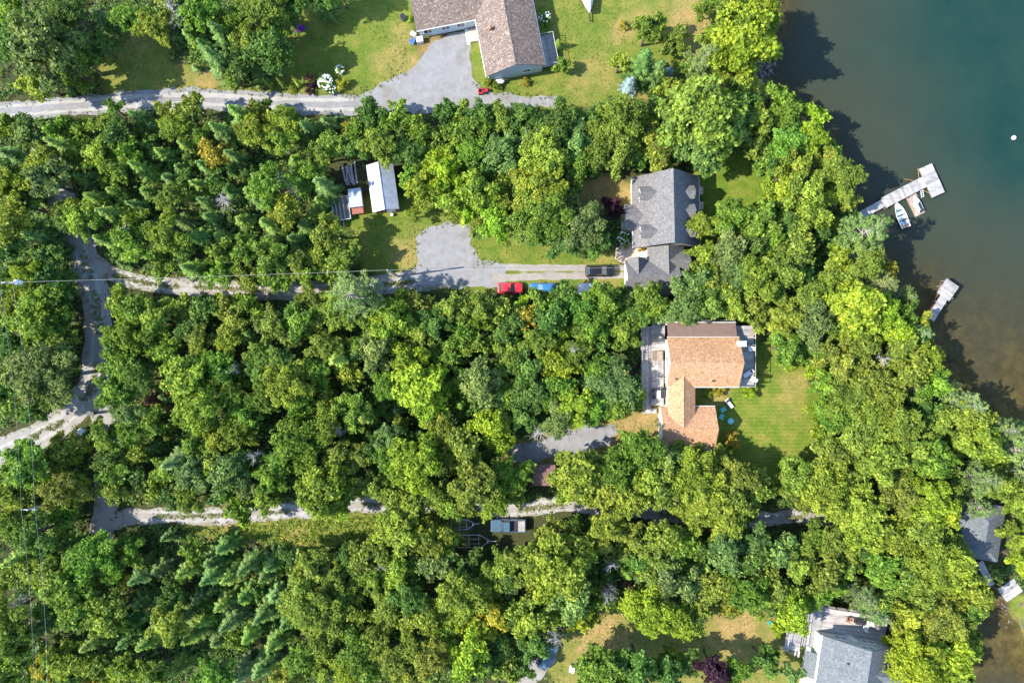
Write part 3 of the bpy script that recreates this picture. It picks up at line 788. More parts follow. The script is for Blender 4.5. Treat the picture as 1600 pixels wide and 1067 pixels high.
TREES = """
70 80 45 b B|25 60 30 b D|135 100 22 b O|160 30 25 s D|60 140 24 b Y|110 20 26 b D|110 60 24 s D|20 20 26 b G|160 75 18 b D|205 30 25 b G|235 45 24 b Y|275 35 18 d G|320 20 28 b G|345 55 25 s D|370 30 22 b G|385 8 18 b O|300 60 20 s G|340 95 28 s D|380 95 25 b D|365 122 19 b G|305 105 10 s B|395 60 24 b O|262 12 20 b O|295 30 20 b D|322 75 18 s D
175 170 14 b G|215 183 20 s D|260 168 14 b O|300 170 20 b O|372 178 22 b G|275 197 22 b Y|240 200 18 s D|190 205 22 b D|335 243 20 b A|385 207 25 b G|290 227 20 s G|255 240 20 s G|200 235 20 b G|150 240 25 b Y|100 230 25 b G|50 205 25 b B|65 255 25 b Y|20 240 25 b D|125 210 20 b G|160 200 18 b O|85 200 20 b G|15 200 18 b G|345 205 22 b D|310 205 18 b G|320 260 18 s D|365 245 20 b D|220 262 22 s G|180 265 20 b G|30 275 22 b D
415 15 30 b O|430 40 20 b G|420 70 30 b D|400 108 22 s D|450 5 22 b D|430 100 22 b D|482 -8 26 b D|530 -14 26 b D|462 12 15 b D
405 152 15 b D|440 168 20 b G|440 188 25 b Y|405 212 25 b Y|440 227 25 b Y|480 202 20 b D|510 192 20 b D|520 227 22 b O|500 242 20 b O|462 252 20 b G|545 201 10 b A|580 178 22 b D|630 178 20 b G|600 198 20 b G|650 203 18 b L|590 227 25 b O|660 217 20 b G|700 178 20 b D|718 178 18 b O|750 178 22 b D|745 203 25 b G|720 205 20 b G|780 190 22 b O|790 237 28 b B|740 237 22 b G|700 237 18 b Y|630 240 22 b D|680 250 18 b L|555 235 18 b D|485 268 22 b G|560 205 18 b G|622 215 18 b D
825 183 24 b D|820 205 20 b D|870 188 28 b D|900 217 30 b B|960 188 34 b O|970 217 26 b O|1020 178 20 b D|1010 217 25 b Y|1040 230 25 b O|1028 246 20 b O|850 242 35 b Y|1095 182 54 b O|1080 158 28 b O|1100 222 36 b B|1165 142 25 b O|1150 165 30 b D|1185 190 25 b O|1180 225 24 b O|925 195 22 b D|1000 190 20 b O|935 240 24 b O|905 255 26 b G|960 250 24 b O|990 245 18 b D|810 222 14 d G|840 200 20 b G|1055 205 22 b G|1140 200 28 b B|1130 110 22 b G
1012 48 22 b O|1028 45 18 b O|1005 96 30 s D|1028 110 22 s D|985 130 15 s S|1045 112 13 s S|968 100 15 b Y|1095 95 26 p B|1155 60 48 b L|1110 60 25 b O|1140 20 24 b O|1185 20 24 b L|1188 55 22 b L|1040 135 14 b O|1043 72 13 b D|1060 140 16 b O|1180 65 22 b L|1100 15 14 b O
375 797 20 b G|520 788 22 b Y|655 787 22 b O|700 792 22 b O|735 782 20 b Y|350 447 19 b G|392 446 18 b O|440 448 22 b G|495 455 22 b O|535 448 18 b G|640 448 12 b O|110 250 20 b D|60 300 22 b D|40 350 22 s D|85 350 22 b D|75 400 22 b D|115 425 16 b D|100 460 20 b G|95 350 18 s D|115 490 16 b D|75 540 22 b D|118 545 14 b D|85 620 20 b D|45 470 20 b G|15 440 18 b D|10 510 20 b D|25 415 20 b G
15 290 30 b Y|10 350 30 b Y|35 322 25 b D|75 285 28 b B|130 280 18 b D|100 335 20 b O|140 345 28 b O|175 335 25 b G|180 300 18 s G|230 300 20 s G|265 315 22 b O|270 370 28 b Y|205 385 28 b G|165 375 22 b G|215 390 12 d G|240 400 18 b G|300 420 25 b G|330 340 22 s D|380 345 22 s G|350 395 20 b G|385 400 22 b G|360 300 20 s D|310 290 18 s G|390 300 20 s G|60 370 25 s D|20 385 25 b D|95 390 22 s D|45 425 22 b L|85 430 20 b D|25 480 22 b Y|65 465 22 b Y|80 492 20 b L|45 512 30 b G|100 500 20 b G|105 525 20 b O|185 472 20 b O|215 482 28 b G|240 502 28 b O|205 522 25 b G|300 512 22 b D|320 482 20 b D|370 502 25 b O|385 482 20 b G|285 345 20 b D|345 432 18 b G|385 432 16 b O|150 310 20 s G|265 280 20 s D|210 345 20 b O|310 370 22 s D|345 370 20 s G|350 470 18 b O|280 480 20 b O|340 320 14 d G|120 455 18 b D
430 290 28 b G|470 285 22 s G|505 290 25 s D|445 330 25 b Y|490 335 20 s G|420 350 22 s G|460 375 22 s D|515 365 24 b O|500 392 22 b Y|430 402 28 b G|532 402 22 b O|470 417 22 b O|555 452 42 p B|425 502 28 b O|465 497 28 b G|520 485 28 b O|560 492 25 b G|610 492 30 b Y|600 520 24 b G|650 475 20 b O|620 475 18 b O|705 480 22 b O|750 480 22 b O|680 502 25 b D|720 522 20 b G|740 507 20 b G|660 300 25 b L|690 275 25 b L|700 312 20 b Y|770 347 25 b L|740 302 28 b Y|780 290 20 b G|728 333 14 b L|645 335 12 b Y|405 315 20 s D|455 302 14 d G|475 352 18 s D|425 375 18 s D|480 450 22 b G|440 432 18 b O|520 440 20 b O|500 510 22 b O|640 505 22 b G|780 482 18 b O|660 525 22 b O|405 280 18 s G|500 315 16 s G
845 292 38 b Y|850 332 40 b G|905 350 36 b B|925 372 24 b D|880 385 24 b D|820 292 20 b D|1100 350 22 b Y|1142 340 26 b G|1185 342 28 b O|1130 387 28 b B|1100 407 25 b Y|1150 422 28 b B|1085 442 25 b B|1060 470 30 b B|1110 472 28 b D|1170 392 25 b D|1180 442 30 b Y|1010 464 26 b G|980 474 20 b D|1000 492 22 b D|840 474 20 b G|880 466 20 b D|910 477 24 b G|945 466 26 b G|815 482 16 b L|825 497 18 b A|860 502 25 b D|880 522 18 b L|930 512 25 b G|975 522 25 b G|1075 488 16 b O|1140 478 26 b Y|1170 478 24 b O|800 500 20 b D|905 520 20 b D|955 500 20 b G|820 360 14 d G|810 340 16 b D|1160 365 22 b G|1100 440 24 b O|1190 500 18 b O
1215 292 25 b L|1260 302 30 b O|1310 285 30 b O|1320 312 17 b O|1220 332 22 b G|1265 332 28 b Y|1235 352 24 b D|1345 377 36 p B|1245 392 30 b O|1310 402 20 b Y|1225 422 30 b O|1290 432 22 b O|1350 412 26 b O|1388 424 16 b A|1370 447 25 p B|1425 457 18 p B|1340 482 38 b L|1378 492 28 b L|1300 472 20 b G|1260 472 25 b O|1440 500 14 b Y|1432 522 20 p B|1270 512 30 b B|1225 492 28 b Y|1400 517 25 b L|1205 262 22 b G|1240 265 26 b Y|1290 255 24 b O|1230 215 26 b G|1260 220 22 b L|1275 190 20 b L|1225 180 22 b G|1295 240 18 b G|1210 152 20 b G|1230 165 18 b G|1245 240 20 b O|1290 310 22 b Y|1298 350 13 b Y|1205 380 24 b G|1205 310 18 b G|1275 360 18 b D|1320 440 20 b O|1255 435 20 b D|1300 510 22 b O|1345 520 24 b Y|1210 460 22 b O
60 590 42 b B|40 560 25 b D|100 562 22 b D|20 540 22 b D|185 545 26 b G|195 580 28 b G|182 612 28 b G|215 595 24 b D|290 592 34 b Y|310 632 34 b Y|350 572 25 b G|372 562 12 d G|385 642 25 b G|350 742 28 b B|275 722 25 s B|262 732 22 b G|300 742 25 b B|300 782 22 b G|330 722 22 b O|240 662 20 b G|200 682 22 b G|168 682 24 b G|145 722 22 b D|55 722 32 b G|90 712 22 b O|100 762 28 b O|135 760 20 b Y|30 752 25 b O|20 782 28 b Y|180 742 25 b G|178 765 22 b O|210 702 18 b Y|240 700 18 s D|225 767 12 b N|10 610 22 b D|25 635 20 b G|205 640 22 b B|255 545 20 b G|270 605 12 b N|262 565 12 s N|265 640 11 s N|300 560 18 b D|330 590 20 b G|360 610 22 b O|370 680 24 b G|340 680 24 b Y|300 690 20 b G|385 715 22 b G|230 570 18 b D|120 700 18 b Y|60 770 22 b O|235 625 16 s N|390 760 22 b B|355 780 20 b D|320 530 22 b O|360 535 22 b Y
440 562 25 b D|450 602 34 b Y|470 625 24 b G|530 562 28 s Y|548 582 20 b Y|590 552 28 b B|640 562 25 b L|660 612 38 b L|680 642 26 b L|560 642 28 b G|572 652 22 s Y|620 642 16 s B|460 692 36 b G|440 722 26 b G|510 662 24 b Y|530 722 25 b O|560 712 22 b O|640 722 38 b L|612 682 22 b B|662 742 26 b L|500 762 36 b Y|580 762 22 b O|720 692 30 b O|690 672 25 b O|760 662 26 b L|780 692 20 b L|750 592 30 b B|790 562 22 b O|720 632 20 s G|740 752 36 b O|760 777 26 b Y|405 702 14 d G|420 742 26 b G|412 780 22 b G|790 742 22 b G|600 600 22 b G|490 580 22 b G|420 620 24 b G|410 580 24 b D|510 620 18 b O|640 520 22 b G|700 560 20 b O|720 590 20 b G|780 620 22 b B|545 682 10 d G|480 650 18 b G|700 710 20 b O|620 770 24 b O|680 775 22 b O|540 770 20 b G|700 770 18 b D|580 690 18 b D|600 720 22 b G|500 545 24 b O|560 545 22 b G|690 590 18 s D|740 640 16 b D|450 520 22 b O|410 545 22 b O
820 572 28 b D|830 612 28 b D|870 562 28 b L|870 602 22 b G|908 566 13 d G|948 602 38 b B 6.2|960 572 24 b B 5.5|900 632 28 b L|870 652 24 b B|820 652 24 b D|1000 697 32 b G|960 742 30 b G|905 742 38 b Y|950 762 34 b Y|1012 742 30 b G|1092 714 20 b O 5|1068 714 20 b G|1080 752 34 b Y|1110 782 38 b Y|1150 745 28 b O|1190 745 18 b O|815 742 18 b G|800 764 20 b O|885 764 18 b Y|1040 770 30 b O|985 780 28 b Y|1140 782 28 b O|1178 765 22 b O|1040 720 24 b B|920 700 12 b D|845 625 20 b G|930 570 20 b G|790 650 22 b O|800 620 20 b G|845 540 24 b O|900 545 24 b G|790 530 20 b D|930 640 22 b G|960 640 18 b G|1205 762 16 b O|855 680 14 d G|985 600 16 b D|1045 482 16 b D
1230 545 25 b G|1310 562 30 b O|1375 555 12 d G|1350 592 34 b O|1420 582 28 b Y|1450 562 25 b L|1462 602 25 b G|1290 602 24 b G|1320 622 34 b O|1300 652 24 b G|1380 622 34 b Y|1400 662 34 b O|1340 682 34 b O|1370 712 38 b O|1300 722 28 b O|1420 702 28 b O|1460 722 28 b G|1502 622 28 p B|1510 652 28 b Y|1530 692 30 b Y|1555 672 25 p B|1580 702 30 p B|1520 752 30 p B|1560 762 24 b O|1250 742 26 b O|1290 772 36 b Y|1340 782 36 b Y|1400 772 34 b O|1450 782 34 b L|1525 787 22 p B|1590 782 28 b Y|1270 545 22 b G|1400 545 26 b O|1350 545 26 b O|1310 530 22 b D|1440 640 24 b D|1470 660 22 b O|1490 700 22 b G|1440 680 22 b O|1350 640 26 b Y|1290 690 20 b O|1320 750 28 b O|1480 760 24 b G|1590 740 26 p B|1595 670 16 p B|1545 720 22 b Y|1400 740 24 b O|1420 600 12 d G|1230 570 14 b L|1272 640 14 b L|1245 762 20 b O|1380 575 22 b O|1500 680 20 b O|1430 610 20 b O|1275 580 16 b L|1278 680 14 b L|1252 555 14 b L
20 822 28 b G|62 832 28 b D|30 872 26 b G|85 855 20 b D|100 905 28 b O|142 882 34 b G|112 922 34 b G|130 962 28 b G|185 902 18 b A|170 962 30 b O|250 888 22 s D|292 890 23 b G|330 876 22 s D|360 900 22 s G|388 884 22 b D|270 935 22 b D|312 932 22 s D|350 942 22 b G|382 932 22 s G|260 972 28 b O|300 992 22 b G|340 1000 22 s D|230 1002 25 s G|90 1032 28 b Y|70 1042 22 b A|120 1032 25 b Y|150 1062 14 b A|200 1042 25 b Y|20 952 28 b O|30 1002 30 b G|20 1052 28 b G|280 1042 22 b G|330 1052 28 b G|380 1052 22 s B|390 992 22 b G|40 932 12 d G|205 876 18 b G|220 900 24 b D|220 940 24 b D|60 980 24 b D|50 890 22 b O|200 1000 22 b D|150 1000 24 b G|240 1050 22 b O|330 900 22 s D|290 960 22 s D|360 970 24 s D|320 970 20 s G|60 1055 20 b G|15 900 20 b O|215 970 18 b D
425 882 24 s D|462 872 20 b D|441 888 8 b L|490 882 28 b O|480 932 34 b O|510 962 34 b O|430 930 25 s B|545 876 22 b D|570 868 26 b O|598 866 26 b O|580 902 24 b G|620 892 26 b Y|600 888 14 d G|600 942 25 b O|640 942 26 b D|660 962 28 b Y|680 882 26 b B|630 825 36 b Y|670 842 28 b Y|722 937 34 b O|742 982 28 b L|735 1022 32 b L|765 962 24 b A|780 882 28 b G|790 912 22 b B|590 1002 25 b O|550 1012 28 b G|540 1042 22 b L|470 1022 25 b G|430 1002 25 s G|410 1042 25 s D|620 1032 24 b O|680 1032 28 b O|720 1052 22 b B|650 1002 24 b O|415 900 20 s D|450 970 20 s D|520 900 22 b O|530 930 20 b G|555 960 24 b Y|600 970 20 b O|560 985 18 b O|500 1000 24 b O|510 1050 22 b G|450 1055 22 b O|690 990 22 b O|640 905 18 b D|700 860 20 b G|720 890 20 b D|760 1040 22 b D|780 1000 22 b D|790 1050 20 b O|650 870 20 b O|738 876 16 b D|760 915 22 b O|520 880 16 b Y|580 1045 22 b O|640 1055 22 b O|410 960 22 s D|800 960 22 b D|677 895 10 d G
822 870 30 b O|870 885 44 b Y|897 852 30 b O|940 815 28 b Y|990 835 28 b O|1080 812 28 b Y|800 892 24 b D|890 932 30 b B|830 952 30 b Y|908 968 18 b L|860 925 24 b D|955 872 14 d G|962 912 12 d G|985 920 11 s N|980 895 16 s G|1020 872 28 b O|1040 892 28 b B|1070 922 25 b B|1020 957 34 b L|1060 965 28 b L|1100 882 25 s G|1130 862 28 b B|1180 872 28 b D|1120 922 28 b O|1160 922 28 b G|1195 922 24 b O|830 1005 24 b D|845 990 18 b B|950 1047 36 b G|1000 1040 28 b D|920 1057 24 b G|1115 1040 23 b R|1050 1052 25 b D|1155 1052 20 b G|1030 830 28 b O|1060 850 26 b G|1130 812 26 b Y|1170 840 24 b B|990 870 22 b D|940 850 24 b O|1090 850 20 b D|1140 806 22 b O|1090 955 20 b O|1180 945 18 b O|830 905 18 b O|860 965 20 b O|905 900 22 b O|1140 945 16 b Y|820 1040 16 b D|940 935 18 b G|1135 1060 18 b D|950 900 14 s D|1000 905 16 s D|985 945 14 b G|875 985 14 d G
1220 860 24 b B|1240 882 28 b O|1215 922 26 b O|1232 952 28 b L|1280 892 28 b O|1280 832 24 b G|1300 842 25 b O|1340 822 34 b Y|1390 832 34 b Y|1440 822 34 b O|1474 800 26 b L|1370 882 28 b G|1400 902 28 b O|1345 930 26 p B|1365 950 22 p B|1450 872 38 b Y|1490 892 34 b Y|1512 922 30 b Y|1440 932 28 b O|1460 962 34 b O|1490 982 28 b O|1420 962 28 b Y|1402 1002 22 b L|1430 1032 38 b L|1480 1032 34 b L|1450 1062 28 b L|1515 1005 20 b O|1588 842 24 b Y|1592 872 20 b L|1600 800 18 b O|1270 925 24 b G|1300 915 22 b G|1325 880 24 b O|1350 860 22 b D|1320 860 22 b O|1415 870 24 b G|1385 940 24 b O|1490 852 24 b Y|1480 930 26 b Y|1510 960 22 b O|1295 870 20 b D|1470 1000 24 b Y|1245 915 20 b D|1500 1055 20 b O|1595 830 16 p B|1200 890 22 b O|1260 860 22 b O|1415 930 20 b D|1215 985 12 b L|1595 1000 14 b L
"""
for row in TREES.strip().split('\n'):
    for t in row.split('|'):
        a = t.split(); tx, ty = float(a[0]), float(a[1])
        if a[3] == 'b' and a[4] in 'GD' and float(a[2]) <= 26 and len(a) == 5 and (tx < 540 and 165 < ty < 432 or tx < 420 and ty > 855) and int(tx+ty) % 2 == 0: a[3] = 's'
        plant(float(a[0]), float(a[1]), float(a[2])*(1.08 if a[3] in 'b' else 1.0), a[3], a[4], h=float(a[5]) if len(a) > 5 else None)

# smaller trees standing in the gaps of the canopy
def fill_gaps(tries=6000, most=150):
    have = np.array([(t[3], t[4], t[5]) for t in TREE_REC], float); n = 0
    cand = np.stack([RNG.uniform(0, 1600, tries), RNG.uniform(0, 1067, tries)], 1)
    op = np.full(tries, -1e9)
    for o in OPEN: op = np.maximum(op, sdf(o, cand[:, 0], cand[:, 1]))
    wx_ = (cand[:, 0]-800)*MPP*.97; wy_ = (533.5-cand[:, 1])*MPP*.97; rd_ = np.full(tries, -1e9)
    for o in ROADS: rd_ = np.maximum(rd_, sdf(o, wx_, wy_))
    for (px, py), d, rr_ in zip(cand, op, rd_):
        if d > -12 or n >= most or rr_ > -0.3: continue
        gap = (np.hypot(have[:, 0]-px, have[:, 1]-py)-have[:, 2]*0.85).min()
        if gap < 2: continue
        r = min(22, max(11, 10+gap*1.1)); r = min(r, -d)
        near = have[np.argmin(np.hypot(have[:, 0]-px, have[:, 1]-py))]
        k = 's' if (px < 520 and RNG.random() < 0.35) else 'b'
        plant(px, py, r, k, RNG.choice(list('GDDO')) if k == 'b' else 'D'); n += 1
        have = np.vstack([have, (px, py, r)])
fill_gaps()


# garden shrubs and single plants, each with its own words
SHR = [
    (466, 41, 7.5, 'u', 'V', 'bright purple flowering shrub in the shade of the upper yard'),
    (483, 121, 9, 'u', 'N', 'russet shrub left of the white hydrangea above the upper lane'),
    (486, 136, 9, 'u', 'R', 'dark red shrub in the bed beside the upper lane'),
    (535, 132, 11, 'u', 'A', 'yellow-green shrub right of the white hydrangea'),
    (455, 135, 8, 'u', 'Y', 'yellow-green low shrub in the bed above the upper lane'),
    (845, 42, 10, 'u', 'G', 'green shrub in the shade right of the brown-roofed house'),
    (878, 100, 12, 'b', 'G', 'dense round green shrub at the corner of the brown-roofed house deck'),
    (872, 68, 9, 's', 'G', 'small pointed spruce above the deck corner of the brown-roofed house'),
    (974, 38, 7, 'u', 'A', 'small straw-coloured bush alone on the upper right lawn'),
    (823, 128, 6, 'u', 'A', 'small yellow bush below the gable of the brown-roofed house'),
    (765, 128, 9, 'u', 'Y', 'lime shrub at the lower left corner of the brown-roofed house'),
    (775, 134, 7, 'u', 'G', 'green shrub beside the red lawn tractor'),
    (960, 322, 17, 'u', 'R', 'dark purple-leaved shrub left of the dormered grey house'),
    (1003, 391, 5, 'u', 'A', 'small golden ball shrub in the corner of the stone patio'),
    (1144, 688, 13, 'u', 'A', 'round golden shrub alone on the lawn beside the orange-roofed garage'),
    (1107, 616, 8, 'u', 'L', 'lime shrub in the shaded corner of the orange-roofed house'),
    (1124, 613, 9, 'u', 'A', 'straw-yellow plant bed below the orange-roofed house'),
    (1170, 608, 14, 'u', 'L', 'bright green bush below the right deck of the orange-roofed house'),
    (993, 627, 17, 'u', 'L', 'lime shrub left of the bleached deck of the orange-roofed house'),
    (1249, 984, 11, 'u', 'R', 'purple-red shrub at the deck corner of the lower right house'),
    (1250, 1007, 13, 'u', 'L', 'lime shrub left of the lower right house'),
    (1236, 1050, 17, 'b', 'B', 'grey-green tree left of the lower right house steps'),
    (1268, 1062, 8, 'u', 'Y', 'yellow-green shrub at the foot of the lower right house'),
    (640, 30, 5, 'u', 'L', 'lime shrub against the left wall of the brown-roofed house'),
    (665, 53, 6, 'u', 'Y', 'yellow-green shrub at the lower left corner of the brown-roofed house wing'),
]
for px, py, r, k, c, lab in SHR: plant(px, py, r, k, c, lab, name='shrub' if k != 's' else 'spruce_tree')
for px, py, s in ((437, 128, 5.2), (461, 126, 6), (417, 130, 4.2)):
    lab = {437: 'slim columnar evergreen, middle one of three above the upper lane', 461: 'slim columnar evergreen nearest the russet shrub above the upper lane', 417: 'slim columnar evergreen farthest left of three above the upper lane'}[px]
    o = plant(px, py, s, 's', 'Y', lab, name='columnar_evergreen', h=4.2)

# flowering hydrangeas: leaves plus white flower heads
FLOWER = M_plain('white_petals', (0.8, 0.8, 0.72), 0.8, 0.12, 6)
def hydrangea(px, py, r, lab, n):
    o = plant(px, py, r, 'u', 'G', lab, name='hydrangea')
    mb = MB(); rng = np.random.default_rng(int(px))
    for _ in range(n):
        d = rng.normal(size=3); d /= np.linalg.norm(d); d[2] = abs(d[2])
        c = d*np.array([1.05, 1.05, 0.72])+np.array([0, 0, 0.95]); s = 0.12+0.07*rng.random()
        v, f = ico_blob(c, s, rng); mb.add([tuple(p) for p in v], [tuple(int(i) for i in t) for t in f])
    b = mb.build('flower_heads', FLOWER, o); b['kind'] = 'stuff'
hydrangea(508, 128, 13, 'large white-flowered hydrangea at the edge of the upper lane', 90)
hydrangea(517, 138, 9, 'smaller white-flowered hydrangea touching the upper lane', 50)
hydrangea(531, 108, 8, 'pale hydrangea standing behind the large white one', 40)
hydrangea(851, 26, 11, 'white-flecked hydrangea in the shade right of the brown-roofed house', 26)
hydrangea(976, 372, 12, 'white-flecked hydrangea between the stone patio and the porch', 30)

# ------------------------------------------------------------------ undergrowth: ferns, saplings and rough grass nobody could count
HOUSES = []   # footprints (world) kept free of undergrowth
def footprint(px0, py0, px1, py1): HOUSES.append(W2([(px0, py0), (px1, py0), (px1, py1), (px0, py1)]))
for f in ((636, -60, 872, 128), (972, 268, 1100, 458), (1000, 498, 1190, 708), (1238, 945, 1412, 1100), (568, 250, 632, 336), (515, 250, 570, 350),
          (826, 722, 874, 766), (1500, 785, 1582, 882), (708, 800, 880, 862), (770, 410, 980, 462)): footprint(*f)

def scatter_mask(x, y):
    ok = shore(x, y) > 0.8
    for o in ROADS: ok &= ~(sdf(o, x, y) > -0.5)
    for o in HOUSES: ok &= ~inside(o, x, y)
    return ok

def leaf_stuff(name, x, y, z0, rad, hgt, n_each, leaf, tint, var_s, label):
    k = len(x); C = np.stack([x, y, z0], 1)
    C = np.repeat(C, n_each, 0); R_ = np.repeat(rad, n_each); Hh = np.repeat(hgt, n_each)
    d = unit(RNG.normal(size=C.shape)); d[:, 2] = np.abs(d[:, 2])
    C = C+np.stack([d[:, 0]*R_, d[:, 1]*R_, d[:, 2]*Hh], 1)*(0.5+0.5*RNG.random((len(C), 1)))
    N = unit(d*0.7+np.array([0, 0, 0.6])+RNG.normal(size=C.shape)*0.45)
    s = leaf*(0.7+0.6*RNG.random(len(C)))
    V, Q = rhombi(C, N, RNG.normal(size=C.shape), s*1.3, s*0.8, RNG)
    v = np.clip(np.repeat(0.5+RNG.normal(size=k)*var_s, n_each)+RNG.normal(size=len(C))*0.1, 0, 1)
    o = link(name, np_mesh(name, V, Q, FOL, var=np.repeat(v, 4))); o.color = (*tint, 1)
    tag(o, label, 'undergrowth', kind='stuff'); return o

N0 = 23000
x = RNG.uniform(-84, 84, N0); y = RNG.uniform(-57, 57, N0)
lawnv = ground_zones(x, y)[:, 0]
ok = scatter_mask(x, y) & (lawnv < 0.35)
x, y = x[ok], y[ok]; hh = 0.5+1.9*RNG.random(len(x))**2
leaf_stuff('undergrowth', x, y, gz(x, y), 0.6+0.5*RNG.random(len(x)), hh, 16, 0.30, (0.1, 0.185, 0.034), 0.22, 'dark green undergrowth on the forest floor under the trees')
# rough tall growth: the lime thicket right of the small shed and the verge of the lower lane
x = RNG.uniform(-84, 84, 26000*3); y = RNG.uniform(-57, 57, 26000*3)
th = np.zeros(len(x), bool)
for i in (7, 10): th |= sdf(W2(LAWNS[i][0]), x, y) > 0.2
ok = th & scatter_mask(x, y); x, y = x[ok], y[ok]
leaf_stuff('rough_verge_growth', x, y, gz(x, y), 0.35+0.3*RNG.random(len(x)), 0.3+0.6*RNG.random(len(x)), 12, 0.2, (0.19, 0.26, 0.03), 0.16, 'lime green rough growth beside the lower lane and the small shed')
# tufts of grass on the lawns and along lane edges
x = RNG.uniform(-80, 80, 60000); y = RNG.uniform(-55, 55, 60000)
z4 = ground_zones(x, y); ok = (z4[:, 0] > 0.4) & (z4[:, 3] < 0.2) & (vnoise(x, y, 3.0) > 0.42) & scatter_mask(x, y); x, y = x[ok][:9000], y[ok][:9000]
leaf_stuff('lawn_grass_tufts', x, y, gz(x, y), np.full(len(x), 0.16), np.full(len(x), 0.1), 4, 0.13, (0.17, 0.2, 0.04), 0.22, 'short tufts of yellowing grass on the open lawns')
#@@OBJECTS@@
# weeds creeping over the edges of lanes and lots
ex, ey = [], []
for o in ROADS:
    o = np.array(o); nx_ = np.roll(o, -1, 0); L = np.linalg.norm(nx_-o, axis=1)
    k = np.maximum(1, (L*5).astype(int)); a = np.repeat(o, k, 0); b_ = np.repeat(nx_, k, 0); t = RNG.random(len(a))[:, None]
    p = a+(b_-a)*t+RNG.normal(size=a.shape)*0.38; ex.append(p[:, 0]); ey.append(p[:, 1])
ex = np.concatenate(ex); ey = np.concatenate(ey)
ctr = np.concatenate([np.repeat(c, 22, 0) for c in CENTRES[:1]+CENTRES[1:2]+CENTRES[3:]]); ctr = ctr+RNG.normal(size=ctr.shape)*np.array([0.55, 0.22])
ok = (np.abs(ex) < 82) & (np.abs(ey) < 56) & (vnoise(ex, ey, 1.6) > 0.33)
for h_ in HOUSES[:1]+HOUSES[1:2]+HOUSES[9:10]: ok &= ~inside(h_, ex, ey)
for o in ROADS: ok &= ~(sdf(o, ex, ey) > 0.9)
ex, ey = ex[ok], ey[ok]
ok = vnoise(ctr[:, 0], ctr[:, 1], 2.2) > 0.45; ctr = ctr[ok]; ex = np.concatenate([ex, ctr[:, 0]]); ey = np.concatenate([ey, ctr[:, 1]])
leaf_stuff('lane_verge_weeds', ex, ey, gz(ex, ey), 0.14+0.2*RNG.random(len(ex)), 0.06+0.2*RNG.random(len(ex)), 7, 0.14, (0.17, 0.195, 0.045), 0.25, 'weeds and grass creeping over the edges of the gravel lanes')

# ------------------------------------------------------------------ buildings
def gable_roof(parent, axis, a0, a1, c, half, ze, zr, mat, t=0.18, hip=0.0, trim=True):
    """two slabs: ridge along the axis from a0 to a1 at offset c; one roof part with its ridge cap and edge trim"""
    def pt(a, o, z): return (a, c+o, z) if axis == 'x' else (c+o, a, z)
    mb = MB()
    for sgn in (-1, 1):
        mb.slab([pt(a0, sgn*half, ze), pt(a1, sgn*half, ze), pt(a1-hip, 0, zr), pt(a0+hip, 0, zr)], t)
    if hip:
        mb.slab([pt(a0, -half, ze-.002), pt(a0+hip, 0, zr-.002), pt(a0, half, ze-.002)], t)
        mb.slab([pt(a1, -half, ze-.002), pt(a1, half, ze-.002), pt(a1-hip, 0, zr-.002)], t)
    r = mb.build('roof', mat, parent)
    cap = MB(); q = math.atan2(zr-ze, half)
    for sgn in (-1, 1):
        w_ = 0.16
        cap.slab([pt(a0+hip-.01, 0, zr+.03), pt(a1-hip+.01, 0, zr+.03), pt(a1-hip+.01, sgn*w_*math.cos(q), zr+.03-w_*math.sin(q)), pt(a0+hip-.01, sgn*w_*math.cos(q), zr+.03-w_*math.sin(q))], 0.03)
    cap.build('ridge_cap', mat, r)
    if trim:
        tr = MB()
        for sgn in (-1, 1):
            p = [pt(a0-.02, sgn*(half+.04), ze-.1), pt(a1+.02, sgn*(half+.04), ze-.1)]
            tr.tube(p, 0.06, 4)
        tr.build('gutter', TRIM, r)
    return r

def gable_wall(parent, axis, a0, a1, c, half, z0, ze, zr, mat, inset=0.35, name='wall'):
    """closed walls under a gable roof"""
    a0 += inset; a1 -= inset; sl = (zr-ze)/half; h2 = half-inset; zt = ze+sl*inset-0.2
    prof = [(-h2, z0), (h2, z0), (h2, zt), (0, zr-0.24), (-h2, zt)]
    def pt(a, o, z): return (a, c+o, z) if axis == 'x' else (c+o, a, z)
    vs = [pt(a0, o, z) for o, z in prof]+[pt(a1, o, z) for o, z in prof]
    fs = [(0, 1, 2, 3, 4), (9, 8, 7, 6, 5)]+[(i, 5+i, 5+(i+1) % 5, (i+1) % 5) for i in range(5)]
    return MB().add(vs, fs).build(name, mat, parent)

def window(parent, x, y, z, wd, ht, face):
    """framed window on a wall; face = outward direction '+x' '-x' '+y' '-y'"""
    s = 1 if face[0] == '+' else -1
    def bx(mb, du, dz, w_, h_, dep, out):
        if face[1] == 'x': mb.box((x+s*out, y+du, z+dz), (dep, w_, h_))
        else: mb.box((x+du, y+s*out, z+dz), (w_, dep, h_))
    f = MB()
    for du, dz, w_, h_ in ((0, ht/2, wd+.16, .1), (0, -ht/2, wd+.16, .1), (-wd/2, 0, .1, ht-.1), (wd/2, 0, .1, ht-.1), (0, 0, .06, ht-.1)): bx(f, du, dz, w_, h_, 0.1, 0.03)
    fr = f.build('window', TRIM, parent)
    for q in (-1, 1):
        g_ = MB(); bx(g_, q*wd/4, 0, wd/2-.1, ht-.12, 0.04, 0.012); g_.build('pane', GLASS, fr)

